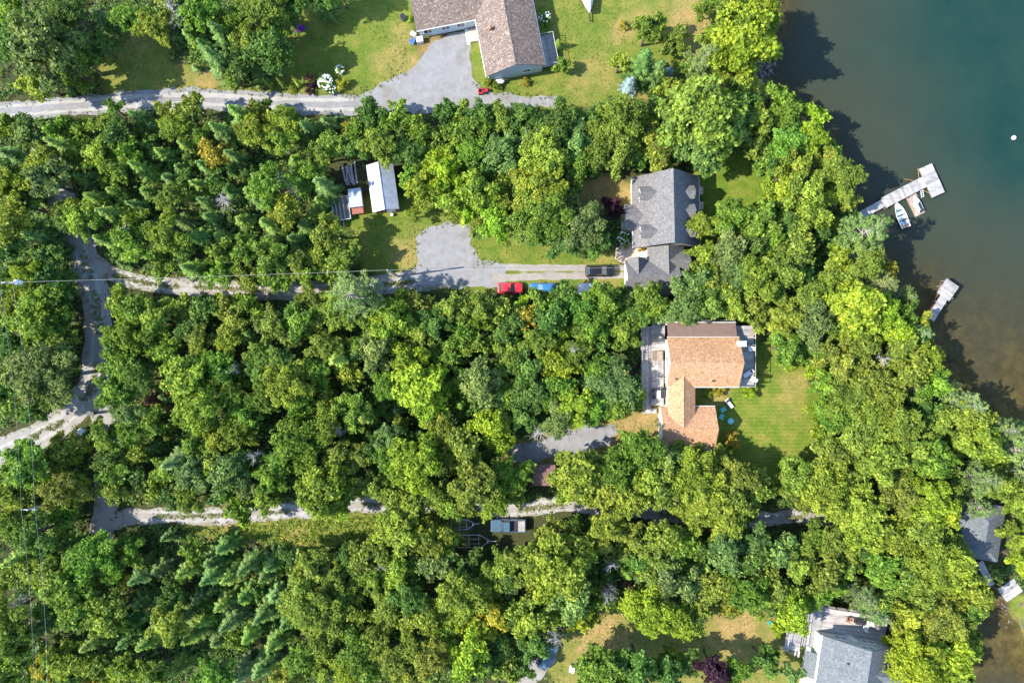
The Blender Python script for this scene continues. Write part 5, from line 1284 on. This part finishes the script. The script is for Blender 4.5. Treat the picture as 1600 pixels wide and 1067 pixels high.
# covered boat on the upper lawn
q = P(917, -12, .9); o = thing('covered_boat', (q.x, q.y, 0), math.radians(-82), 'boat under a pale grey tarp on a trailer at the top edge', 'boat')
rings = []
for i in range(13):
    t = i/12; xx = -3.2+6.4*t; wd = 1.0*(1-max(0, (t-.45)/.55)**2.2)+.02; h_ = .75+.75*math.sin(math.pi*min(1, .25+t*.62))*.9
    rings.append([(xx, wd*math.cos(a), .7+(h_-.05)*max(0, math.sin(a))+(.0 if math.sin(a) >= 0 else .25*math.sin(a))+.03*math.sin(i*2.4)) for a in [2*math.pi*k/16 for k in range(16)]])
loft(MB(), rings)
mb = MB(); loft(mb, rings); mb.build('tarp', TARP, o, smooth=True)
MB().tube([(2.6, 0, .5), (4.4, 0, .45)], .08, 6).build('trailer_tongue', DARK, o); MB().box((4.1, 0, .3), (.12, .12, .6)).build('jack_stand', DARK, o); trailer_wheels(o, -.8, 1.9)

# ------------------------------------------------------------------ docks, boats and shore things
def local(px, py, z, rz):
    q = P(px, py, z); return q
def dock_piece(o, a, b, wd, z, mat, bw=.15, name='deck_boards'):
    """straight walk from a to b (world xy, relative to o), boards laid across"""
    a = Vector((*a, 0)); b = Vector((*b, 0)); d = (b-a); L = d.length; d.normalize(); rz = math.atan2(d.y, d.x); n = int(L/bw); mb = MB()
    for i in range(n):
        c = a+d*(L*(i+.5)/n); mb.box((c.x, c.y, z-.02+random.uniform(-.003, .003)), (L/n-.014, wd+random.uniform(-.03, .03), .04), rz)
    bo = mb.build(name, mat, o); bo['kind'] = 'stuff'
    nn = Vector((-d.y, d.x, 0)); st = MB()
    for s_ in (-1, 1):
        c = a+d*L/2+nn*s_*(wd/2-.06); st.box((c.x, c.y, z-.16), (L-.04, .08, .22), rz)
    st.build('stringer', DECK_DARK, bo); return bo
DZ = -.75
o1 = P(1331, 344, DZ); o = thing('long_dock', (o1.x, o1.y, 0), 0, 'long weathered dock ending in a pale T-shaped float', 'dock')
rel = lambda px, py, z=DZ: ((P(px, py, z)-o1).x, (P(px, py, z)-o1).y)
dock_piece(o, rel(1331, 344), rel(1383, 316), 1.25, DZ, DECK_GREY); dock_piece(o, rel(1381, 317), rel(1412, 301), 1.75, DZ+.03, DECK_GREY); dock_piece(o, rel(1412.5, 300.5), rel(1449, 282), 1.75, DZ+.04, DECK_PALE)
dock_piece(o, rel(1445.5, 260), rel(1466, 305), 2.2, DZ+.09, DECK_PALE)
for a in ((1345, 330), (1350, 341), (1378, 311), (1385, 325), (1410, 294), (1416, 309)):
    c = rel(*a); MB().tube([(c[0], c[1], -3.2), (c[0], c[1], DZ+.25)], .09, 8).build('piling', DECK_DARK, o)
for a in ((1441, 263), (1471, 299)):
    c = rel(*a); MB().tube([(c[0], c[1], DZ), (c[0], c[1], DZ+.45)], .06, 8).build('mooring_post', METAL, o)
for a, b in (((1436, 262), (1436, 281)), ((1414, 279), (1436, 284)), ((1443, 296), (1456, 304))):
    MB().tube([(*rel(*a), DZ-.3), (*rel(*b), DZ-.02)], .035, 5).build('brace', WOOD_RUST, o)
q = P(1441, 303, -1.0); ld = thing('swim_ladder', (q.x, q.y, -1.0), math.radians(-64), 'small white swim ladder leaning on the long dock', 'ladder')
for s_ in (-.2, .2): MB().tube([(-.55, s_, .25), (.55, s_, -.25)], .04, 6).build('side_rail', WHITE, ld)
for i in range(4): MB().tube([(-.45+i*.3, -.2, .2-i*.135), (-.45+i*.3, .2, .2-i*.135)], .04, 6).build('rung', WHITE, ld)

def hull_rings(L, B, H, n=14, fl=.35):
    out = []
    for i in range(n+1):
        t = i/n; x_ = -L/2+L*t; wd = B/2*(1-max(0, (t-.4)/.6)**2.4)*(0.92+.08*min(1, t*5)); sh = H*(.85+.3*max(0, t-.5))
        w_b = wd*.62; out.append((x_, wd, w_b, sh))
    return out
def open_boat(px, py, rz, label):
    q = P(px, py, WATER_Z+.3); L, B, H = 4.3, 1.65, .62; o = thing('motor_boat', (q.x, q.y, WATER_Z-.08), rz, label, 'boat')
    R_ = hull_rings(L, B, H); out = MB(); prof = []
    for x_, wd, wb, sh in R_: prof.append([(x_, -wd, sh), (x_, -wb, .1), (x_, 0, 0), (x_, wb, .1), (x_, wd, sh), (x_, wd-.09, sh), (x_, max(wb-.08, 0), .26), (x_, 0, .24), (x_, -max(wb-.08, 0), .26), (x_, -wd+.09, sh)])
    n = 10; base = len(out.v)
    for r in prof: out.v += r
    for i in range(len(prof)-1):
        for k in range(n): k2 = (k+1) % n; out.f.append((i*n+k, i*n+k2, (i+1)*n+k2, (i+1)*n+k))
    out.f.append(tuple(range(n))); out.f.append(tuple((len(prof)-1)*n+k for k in range(n-1, -1, -1)))
    out.build('hull', WHITE, o)
    for xx, w_ in ((-.95, 1.3), (-.05, 1.4), (.75, 1.15)): MB().box((xx, 0, .46), (.16, w_, .05)).build('thwart', DARK, o)
    MB().b2(-1.9, 1.2, -.42, .42, .27, .29).build('floorboards', M_plain('boat_floor', (0.3, 0.38, 0.42), .6), o)
    fd = MB().add([(1.15, -.5, .63), (2.05, 0, .7), (1.15, .5, .63)], [(0, 1, 2)]); fd.build('foredeck', WHITE, o)
    MB().box((-1.85, 0, .5), (.3, 1.1, .08)).build('stern_seat', WOOD_RUST, o)
    m_ = MB().box((-2.3, 0, .72), (.36, .3, .42)).build('outboard_motor', BLACK, o, bevel=.06); MB().box((-2.3, 0, .2), (.14, .1, .7)).build('motor_leg', BLACK, m_)
open_boat(1407.5, 336, math.radians(112), 'white open motor boat moored below the long dock')

# watercraft on its floating port
q = P(1431, 320, WATER_Z+.2); rz = math.radians(116)
o = thing('drive_on_float', (q.x, q.y, WATER_Z), rz, 'pale rectangular drive-on float right of the white motor boat', 'float')
MB().b2(-1.75, 1.75, -.85, .85, -.15, .24).build('float_body', DECK_TAN, o, bevel=.06)
for s_ in (-.5, .5): MB().b2(-1.7, 1.5, s_-.08, s_+.08, .242, .32).build('runner', DECK_PALE, o)
o = thing('personal_watercraft', (q.x+.12, q.y+.05, WATER_Z+.3), rz, 'white personal watercraft with black seat on the drive-on float', 'watercraft')
rings = []
for i in range(11):
    t = i/10; xx = -1.35+2.7*t; wd = .55*(1-max(0, (t-.5)/.5)**2.3)+.03
    rings.append([(xx, wd*math.cos(a), .22+.24*math.sin(a)*(1+.5*max(0, t-.4))) for a in [2*math.pi*k/12 for k in range(12)]])
mb = MB(); loft(mb, rings); mb.build('hull', WHITE, o, smooth=True)
MB().b2(-1.0, .1, -.17, .17, .43, .66).build('seat', BLACK, o, bevel=.06); MB().b2(.2, .75, -.2, .2,   .44, .74).build('cowl', TARP, o, bevel=.08)
MB().tube([(.2, -.36, .86), (.26, 0, .8), (.2, .36, .86)], .03, 6).build('handlebar', BLACK, o); MB().b2(-1.34, -1.02, -.4, .4, .4, .46).build('boarding_platform', BLACK, o, bevel=.02)

# second dock, high on posts
D2 = .3; o2 = P(1455, 495, D2); o = thing('short_dock', (o2.x, o2.y, 0), 0, 'short dock on tall posts with a square end platform below the long dock', 'dock')
rel2 = lambda px, py, z=D2: ((P(px, py, z)-o2).x, (P(px, py, z)-o2).y)
dock_piece(o, rel2(1454, 499), rel2(1477, 462), 1.25, D2, DECK_GREY); dock_piece(o, rel2(1473.5, 464), rel2(1489, 441.5), 2.3, D2+.04, DECK_GREY)
for a in ((1456, 490), (1464, 494), (1467, 470), (1478, 475), (1475, 446), (1481, 438), (1497, 449), (1489, 466)):
    c = rel2(*a); MB().tube([(c[0], c[1], -3.4), (c[0], c[1], D2-.05)], .1, 8).build('piling', DECK_DARK, o)
for a, b in (((1456, 490), (1467, 470)), ((1467, 470), (1479, 441))):
    A_, B_ = rel2(*a), rel2(*b); MB().tube([(*A_, -.9), (*B_, -.1)], .07, 6).build('brace', SIDING_RED, o); MB().tube([(*A_, -1.0), (*B_, -1.0)], .08, 6).build('brace', SIDING_RED, o)
q = P(1583, 216, WATER_Z); o = thing('mooring_buoy', (q.x, q.y, WATER_Z-.15), 0, 'small pinkish-white mooring buoy alone on the open water', 'buoy')
MB().lathe([(.05, 0), (.3, .1), (.38, .3), (.3, .52), (.08, .6)], sides=14).build('float_ball', M_plain('buoy_pink', (0.62, 0.5, 0.56), .5, .05), o, smooth=True); MB().lathe([(.09, .6), (.07, .72)], sides=8).build('shackle', METAL, o)

# float and walk by the cove
q = P(1579, 922, .2); o = thing('cove_platform', (q.x, q.y, 0), math.radians(35), 'pale square timber platform above the cove at the right edge', 'platform')
deck(o, -1.5, 1.5, -1.2, 1.2, .2, DECK_PALE, 'x', zg=-1.8)
q = P(1541, 897, .1); o = thing('shore_steps', (q.x, q.y, 0), math.radians(-57), 'grey timber steps leading down from the cottage to the cove', 'steps')
for i in range(11): MB().b2(-2.4+i*.44, -2.02+i*.44, -.55, .55, .5-i*.1-.06, .5-i*.1).build('step', DECK_GREY, o)

# ------------------------------------------------------------------ garden and deck furniture
def adirondack(px, py, z, rz, mat, label, group=None):
    q = P(px, py, z+.4); o = thing('garden_chair', (q.x, q.y, z), rz, label, 'chair', group)
    for i in range(5): MB().box((-.22+i*.11, 0, .36+.02*i), (.1, .54, .025)).build('seat_slat', mat, o)
    for i in range(5): MB().box((-.42, -.22+i*.11, .72), (.03, .1, .8), 0, Matrix.Rotation(-.35, 4, 'Y')).build('back_slat', mat, o)
    for s_ in (-.32, .32):
        MB().box((-.02, s_, .58), (.66, .13, .03)).build('armrest', mat, o); MB().box((.26, s_, .28), (.09, .04, .57)).build('leg', mat, o); MB().box((-.3, s_, .28), (.09, .04, .57)).build('leg', mat, o)
    return o
adirondack(1130, 640, 0, math.radians(-60), TEAL, 'teal garden chair on the shaded lawn, nearest the white lounger')
adirondack(1127.5, 651, 0, math.radians(-20), TEAL, 'teal garden chair left of the round teal table')
q = P(1142, 658, .5); o = thing('round_table', (q.x, q.y, 0), 0, 'round teal table on the shaded lawn beside the garden chairs', 'table')
MB().lathe([(.48, .4), (.5, .43), (.5, .46)], sides=20).build('table_top', TEAL, o); MB().lathe([(.22, 0), (.06, .06), (.06, .395)], sides=12).build('pedestal', TEAL, o); MB().lathe([(.2, .462), (.24, .56), (.05, .57)], sides=14).build('fire_bowl', TARP, o)
def lounger(px, py, z, rz, m1, m2, label, group=None):
    q = P(px, py, z+.35); o = thing('sun_lounger', (q.x, q.y, z), rz, label, 'lounger', group)
    MB().b2(-.7, .5, -.34, .34, .3, .36).build('frame', m2, o); MB().b2(-.68, .42, -.3, .3, .362, .44).build('cushion', m1, o, bevel=.02)
    MB().box((.72, 0, .52), (.62, .64, .07), 0, Matrix.Rotation(-.6, 4, 'Y')).build('backrest', m1, o); MB().b2(.5, .78, -.24, .24, .66, .72).build('pillow', BLACK, o, bevel=.02)
    for xx in (-.62, .42):
        for s_ in (-.3, .3): MB().b2(xx-.03, xx+.03, s_-.03, s_+.03, 0, .3).build('leg', m2, o)
lounger(1140, 631.5, 0, math.radians(128), WHITE, BLACK, 'white sun lounger with black trim on the sunny edge of the lawn')
lounger(1022, 617, .86, math.radians(90), BLACK, METAL, 'dark lounger on the bleached deck, the one nearer the left railing')
lounger(1036, 615, .86, math.radians(90), BLACK, METAL, 'dark lounger on the bleached deck, the one against the house wall')
q = P(1029, 616, 1.2); o = thing('side_table', (q.x, q.y, .86), 0, 'white side table between two dark loungers on the bleached deck', 'table')
MB().b2(-.28, .28, -.6, .6, .42, .47).build('table_top', WHITE, o)
for xx in (-.22, .22):
    for yy in (-.5, .5): MB().b2(xx-.025, xx+.025, yy-.025, yy+.025, 0, .418).build('leg', WHITE, o)
q = P(1027, 556, 1.1); o = thing('hot_tub', (q.x, q.y, .83), 0, 'square rust-brown wooden hot tub on the grey deck', 'hot tub')
MB().b2(-.72, .72, -.72, .72, 0, .62).build('cabinet', WOOD_RUST, o, bevel=.03); MB().b2(-.1, .74, -.74, .74, .622, .7).build('folded_cover', DECK_TAN, o, bevel=.02); MB().b2(-.68, -.12, -.68, .68, .622, .64).build('rim', DECK_DARK, o)
lounger(1168, 584, 2.3, math.radians(35), TARP, WHITE, 'blue-grey lounger at the lower end of the shaded right deck')
adirondack(1176, 592, 2.3, math.radians(150), WHITE, 'white chair beside the lounger on the shaded right deck')
adirondack(1172, 545, 2.3, math.radians(180), WHITE, 'white chair halfway along the shaded right deck')
adirondack(1176, 520, 2.3, math.radians(200), DECK_TAN, 'tan chair at the upper end of the shaded right deck')
# deck of the lower right house
def deck_table(px, py, z, rz, mat, label, l=1.5):
    q = P(px, py, z+.7); o = thing('deck_table', (q.x, q.y, z), rz, label, 'table')
    for i in range(5): MB().b2(-l/2, l/2, -.4+i*.16+.01, -.4+i*.16+.15, .7, .74).build('top_slat', mat, o)
    for xx in (-l/2+.1, l/2-.1):
        for yy in (-.34, .34): MB().b2(xx-.035, xx+.035, yy-.035, yy+.035, 0, .698).build('leg', mat, o)
deck_table(1345, 972, 2.6, math.radians(-8), DARK, 'dark table in the middle of the lower right house deck')
adirondack(1326, 968, 2.6, math.radians(-10), WOOD_RUST, 'rust-brown chair left of the dark table on the lower right deck')
adirondack(1357, 973, 2.6, math.radians(170), WHITE, 'white chair right of the dark table on the lower right deck')
adirondack(1368, 974, 2.6, math.radians(100), DECK_PALE, 'pale wooden chair near the right end of the lower right deck')
adirondack(1352, 979, 2.6, math.radians(80), WHITE, 'white chair below the dark table on the lower right deck')
q = P(1335, 968, 2.8); o = thing('planter_box', (q.x, q.y, 2.6), math.radians(-8), 'tan planter box left of the dark table on the lower right deck', 'planter'); MB().b2(-.3, .3, -.3, .3, 0, .5).build('box', DECK_TAN, o, bevel=.02); MB().b2(-.26, .26, -.26, .26, .502, .53).build('soil', DARK, o)
# upper yard odds and ends
q = P(755, 142, .5); o = thing('lawn_tractor', (q.x, q.y, .0), math.radians(5), 'small red lawn tractor at the edge of the upper gravel lot', 'lawn tractor')
MB().b2(-.1, .72, -.27, .27, .35, .8).build('hood', RED, o, bevel=.06); MB().b2(-.8, -.05, -.42, .42, .3, .55).build('rear_body', RED, o, bevel=.05); MB().b2(-.62, -.2, -.24, .24, .56, .72).build('seat', BLACK, o, bevel=.05); MB().b2(-.72, -.6, -.24, .24, .72, 1.0).build('seat_back', BLACK, o, bevel=.03)
MB().lathe([(.17, .95), (.17, .98)], (.0, 0, 0), 12).build('steering_wheel', BLACK, o)
for xx, r in ((.5, .19), (-.5, .26)):
    for s_ in (-.42, .42): MB().tube([(xx, s_-.09, r), (xx, s_+.09, r)], r, 12).build('wheel', RUBBER, o)
q = P(781, 128, .6); o = thing('propane_tank', (q.x, q.y, 0), math.radians(10), 'white horizontal propane tank below the gable of the brown-roofed house', 'tank')
mb = MB(); rr = [(-.78, .05), (-.74, .2), (-.6, .34), (-.4, .38), (.4, .38), (.6, .34), (.74, .2), (.78, .05)]
mb.tube([(a, 0, .62) for a, _ in rr], [b for _, b in rr], 16); mb.build('tank_body', WHITE, o, smooth=True)
for xx in (-.45, .45): MB().b2(xx-.06, xx+.06, -.3, .3, 0, .3).build('foot', CONCRETE, o)
MB().lathe([(.12, .98), (.12, 1.08), (.03, 1.1)], sides=10).build('valve_dome', METAL, o)
q = P(656, 63, .5); o = thing('chest_freezer', (q.x, q.y, 0), math.radians(12), 'white box freezer at the edge of the upper gravel lot', 'freezer'); MB().b2(-.5, .5, -.4, .4, 0, .82).build('cabinet', WHITE, o, bevel=.03); MB().b2(-.52, .52, -.42, .42, .822, .92).build('lid', WHITE, o, bevel=.02); MB().b2(-.1, .1, -.47, -.43, .84, .88).build('handle', METAL, o)
q = P(646, 54, .5); o = thing('covered_grill', (q.x, q.y, 0), math.radians(-30), 'white covered grill behind the box freezer', 'grill'); MB().b2(-.45, .45, -.3, .3, .3, .85).build('cover', WHITE, o, bevel=.08); MB().tube([(-.4, 0, .0), (-.4, 0, .3)], .04, 6).build('leg', METAL, o); MB().tube([(.4, 0, .0), (.4, 0, .3)], .04, 6).build('leg', METAL, o)
adirondack(643, 66, 0, math.radians(200), BLUE, 'blue garden chair beside the white box freezer')
q = P(630, 28, .5); o = thing('rain_barrel', (q.x, q.y, 0), 0, 'dark round rain barrel alone on the grass left of the brown-roofed house', 'barrel'); MB().lathe([(.4, 0), (.5, .35), (.5, .6), (.42, .95)], sides=16).build('barrel', M_plain('barrel_plastic', (0.06, 0.09, 0.1), .5, .2), o, smooth=True); MB().lathe([(.44, .952), (.44, 1.0)], sides=16).build('lid', DARK, o)
for px, py, lab in ((1204, 974, 'green round tank lid on the grass, the left of two'), (1233, 985, 'blue-green round tank lid nearest the lower right house')):
    q = P(px, py, .2); o = thing('tank_lid', (q.x, q.y, 0), 0, lab, 'lid'); MB().lathe([(.42, 0), (.42, .16), (.36, .2)], sides=16).build('riser', M_plain('lid_green', (0.05, 0.25, 0.2), .5), o); MB().lathe([(.07, .201), (.05, .26)], sides=8).build('knob', DARK, o)
adirondack(1308, 343, -1.0, math.radians(40), BLUE, 'deep blue beach chair under trees at the foot of the long dock')
adirondack(1292, 352, -.6, math.radians(20), TEAL, 'turquoise beach chair under trees left of the blue one')
# by the left road
q = P(144, 646, .8); o = thing('mailbox_stand', (q.x, q.y, 0), math.radians(8), 'black community mailbox at the fork of the left road', 'mailbox'); MB().b2(-.5, .5, -.22, .22, .5, 1.25).build('cabinet', BLACK, o, bevel=.02); MB().b2(-.53, .53, -.25, .25, 1.252, 1.32).build('cap', DARK, o); MB().b2(-.1, .1, -.1, .1, 0, .498).build('pedestal', METAL, o)
q = P(127, 674, .8); o = thing('utility_cabinet', (q.x, q.y, 0), math.radians(45), 'white square utility cabinet in the bushes beside the left road', 'cabinet'); MB().b2(-.42, .42, -.42, .42, 0, .9).build('body', SIDING_WHITE, o, bevel=.02); MB().b2(-.46, .46, -.46, .46, .902, .98).build('lid', WHITE, o, bevel=.02); MB().b2(-.05, .05, -.47, -.43, .5, .62).build('latch', METAL, o)
q = P(894, 1045, .6); o = thing('white_tote', (q.x, q.y, 0), math.radians(75), 'white storage box at the edge of the bottom clearing', 'box'); MB().b2(-.5, .5, -.36, .36, 0, .7).build('box', WHITE, o, bevel=.03); MB().b2(-.53, .53, -.39, .39, .702, .78).build('lid', WHITE, o, bevel=.02)
# shaded grey car at the bottom clearing
car(856, 1026, math.radians(60), 4.4, 1.76, 1.5, PICK_PAINT, 'grey_car', 'blue-grey car in deep shade left of the bottom clearing', cab=(-.44, .2), glass=GLASS)

# ------------------------------------------------------------------ power line
def pole(px, py, h, label, arm=True, transf=False):
    q = P(px, py, h); o = thing('utility_pole', (q.x, q.y, 0), 0, label, 'utility pole', None)
    MB().tube([(0, 0, -.5), (0, 0, h)], [.16, .11], 10).build('pole_shaft', DECK_GREY, o)
    if arm: MB().b2(-1.1, 1.1, -.06, .06, h-.5, h-.38).build('crossarm', DECK_GREY, o)
    for xx in ((-.95, 0, .95) if arm else (0,)): MB().lathe([(.05, h-.378 if arm else h), (.07, h-.25 if arm else h+.1), (.03, h-.2 if arm else h+.18)], (xx, 0, 0), 8).build('insulator', WHITE, o)
    if transf:
        t = MB().lathe([(.3, h-2.6), (.34, h-2.5), (.34, h-1.5), (.2, h-1.35)], (.5, .2, 0), 14).build('transformer', SIDING_BLUE, o); MB().lathe([(.05, h-1.349), (.05, h-1.1)], (.5, .2, 0), 6).build('bushing', WHITE, t)
    return Vector((q.x, q.y, h))
pA = pole(7, 441, 10.5, 'utility pole with a pale transformer at the left edge', True, True)
pB = pole(42, 797, 10.5, 'utility pole with a cross-arm under the wires at lower left')
pC = pole(605, 422, 9.6, 'weathered utility pole beside the middle lane above the pale pine', arm=False)
def wire(a, b, sag, label, r=.012):
    pts = [a.lerp(b, i/20)+Vector((0, 0, -sag*4*(i/20)*(1-i/20))) for i in range(21)]
    tag(MB().tube(pts, r, 4).build('power_wire', CONCRETE), label, 'wire')
wire(pA+Vector((-.95, 0, -.2)), pB+Vector((-.95, 0, -.2)), .8, 'left power wire from the transformer pole to the lower left pole')
wire(pA+Vector((.95, 0, -.2)), pB+Vector((.95, 0, -.2)), .8, 'right power wire from the transformer pole to the lower left pole')
eb = P(62, 1120, 10.5); wire(pB+Vector((-.95, 0, -.2)), eb+Vector((-.95, 0, -.2)), .7, 'left power wire running from the lower left pole to the bottom edge')
wire(pB+Vector((.95, 0, -.2)), eb+Vector((.95, 0, -.2)), .7, 'right power wire running from the lower left pole to the bottom edge')
wire(pA+Vector((0, 0, -.2)), pC, .9, 'power wire crossing the left road to the pole on the middle lane')
wire(pC, Vector((17.4, 11.2, 3.4)), .9, 'service wire from the middle lane pole to the dormered house')

# ------------------------------------------------------------------ shore stones
rng = np.random.default_rng(21); mb = MB()
def rocks(px0, px1, py0, py1, n, smin, smax):
    for _ in range(n):
        q = P(rng.uniform(px0, px1), rng.uniform(py0, py1), -1.2); s_ = rng.uniform(smin, smax); z = float(gz(q.x, q.y)[0])
        v, f = ico_blob(np.zeros(3), s_, rng); v = v*np.array([1, 1, .6])+np.array([q.x, q.y, z+s_*.25]); mb.add([tuple(p) for p in v], [tuple(int(i) for i in t) for t in f])
rocks(1172, 1212, 96, 120, 60, .15, .5); rocks(1185, 1232, 62, 100, 60, .12, .35); rocks(1195, 1235, 118, 140, 18, .12, .35); rocks(1560, 1600, 935, 985, 30, .1, .3)
tag(mb.build('shore_stones', STONE), 'grey stones heaped along the water edge', 'stones', kind='stuff')

# ------------------------------------------------------------------ words for every tree of the woods
MARKS = [((757, 60), 'the brown-roofed house'), ((1045, 340), 'the dormered grey house'), ((1095, 585), 'the orange-roofed house'), ((1325, 1015), 'the slate-roofed lower right house'),
         ((1546, 838), 'the right-edge cottage'), ((600, 295), 'the metal-roofed shed'), ((850, 743), 'the rust-roofed shed'), ((797, 450), 'the red car'), ((938, 423), 'the black car'), ((794, 820), 'the slate-blue pickup'),
         ((735, 845), 'the empty boat trailer'), ((1400, 312), 'the long dock'), ((1475, 467), 'the short dock'), ((127, 674), 'the white utility cabinet'), ((7, 441), 'the transformer pole'), ((42, 797), 'the lower left pole'),
         ((605, 422), 'the middle lane pole'), ((920, 680), 'the lower gravel driveway'), ((690, 375), 'the middle gravel lot'), ((690, 110), 'the upper gravel lot'), ((508, 128), 'the white hydrangea'), ((1144, 688), 'the round golden shrub'),
         ((960, 322), 'the purple shrub'), ((1204, 974), 'the left green tank lid'), ((890, 1040), 'the white storage box'), ((150, 480), 'the left road'), ((170, 825), 'the lower lane fork'), ((250, 100), 'the upper left lawn wedge'), ((1579, 922), 'the cove platform'), ((1230, 640), 'the striped lawn'),
         ((0, 0), "the photo's top left corner"), ((0, 1067), "the photo's bottom left corner"), ((450, 1067), "the bottom edge's left third"), ((700, 1067), "the bottom edge's middle"), ((1560, 600), 'the brown shallows'), ((1190, 105), 'the shore stones')]
DIRS = ['right of', 'upper right of', 'above', 'upper left of', 'left of', 'lower left of', 'below', 'lower right of']
CW = {'G': 'green', 'D': 'dark green', 'Y': 'yellow-green', 'L': 'lime-green', 'O': 'olive', 'B': 'grey-green', 'A': 'golden', 'R': 'purple', 'S': 'blue-silver', 'N': 'russet'}
KW = {'b': 'leafy tree', 's': 'spruce', 'p': 'pine', 'd': 'dead tree', 'u': 'shrub'}
ORD = ['nearest', 'second nearest', 'third nearest', 'fourth nearest', 'fifth nearest', 'sixth nearest', 'seventh nearest', 'eighth nearest', 'ninth nearest', 'tenth nearest', 'eleventh nearest', 'twelfth nearest', 'thirteenth nearest']
GROUPS = {'b': 'broadleaf trees of the woods', 's': 'spruces of the woods', 'p': 'pines along the shore and lanes', 'd': 'bare dead trees among the woods', 'u': 'shrubs'}
bins = {}
for (o, kind, col, px, py, r, lab) in TREE_REC:
    o['group'] = GROUPS[kind] if kind != 'u' and not lab else 'garden shrubs by the houses'
    if lab: continue
    d, m = min((math.hypot(px-m[0][0], py-m[0][1]), i) for i, m in enumerate(MARKS)); mk = MARKS[m]
    a = math.degrees(math.atan2(mk[0][1]-py, px-mk[0][0])) % 360; di = int(((a+22.5) % 360)//45)
    what = 'bare grey dead tree' if kind == 'd' else CW[col]+' '+KW[kind]
    bins.setdefault((what, m, di), []).append((d, o, r))
for (what, m, di), L in bins.items():
    L.sort(key=lambda t: t[0])
    for i, (d, o, r) in enumerate(L):
        size = ('large ' if r >= 34 else ('small ' if r < 17 else ''))
        o['label'] = f"{size}{what}, {ORD[i]} {DIRS[di]} {MARKS[m][1]}"
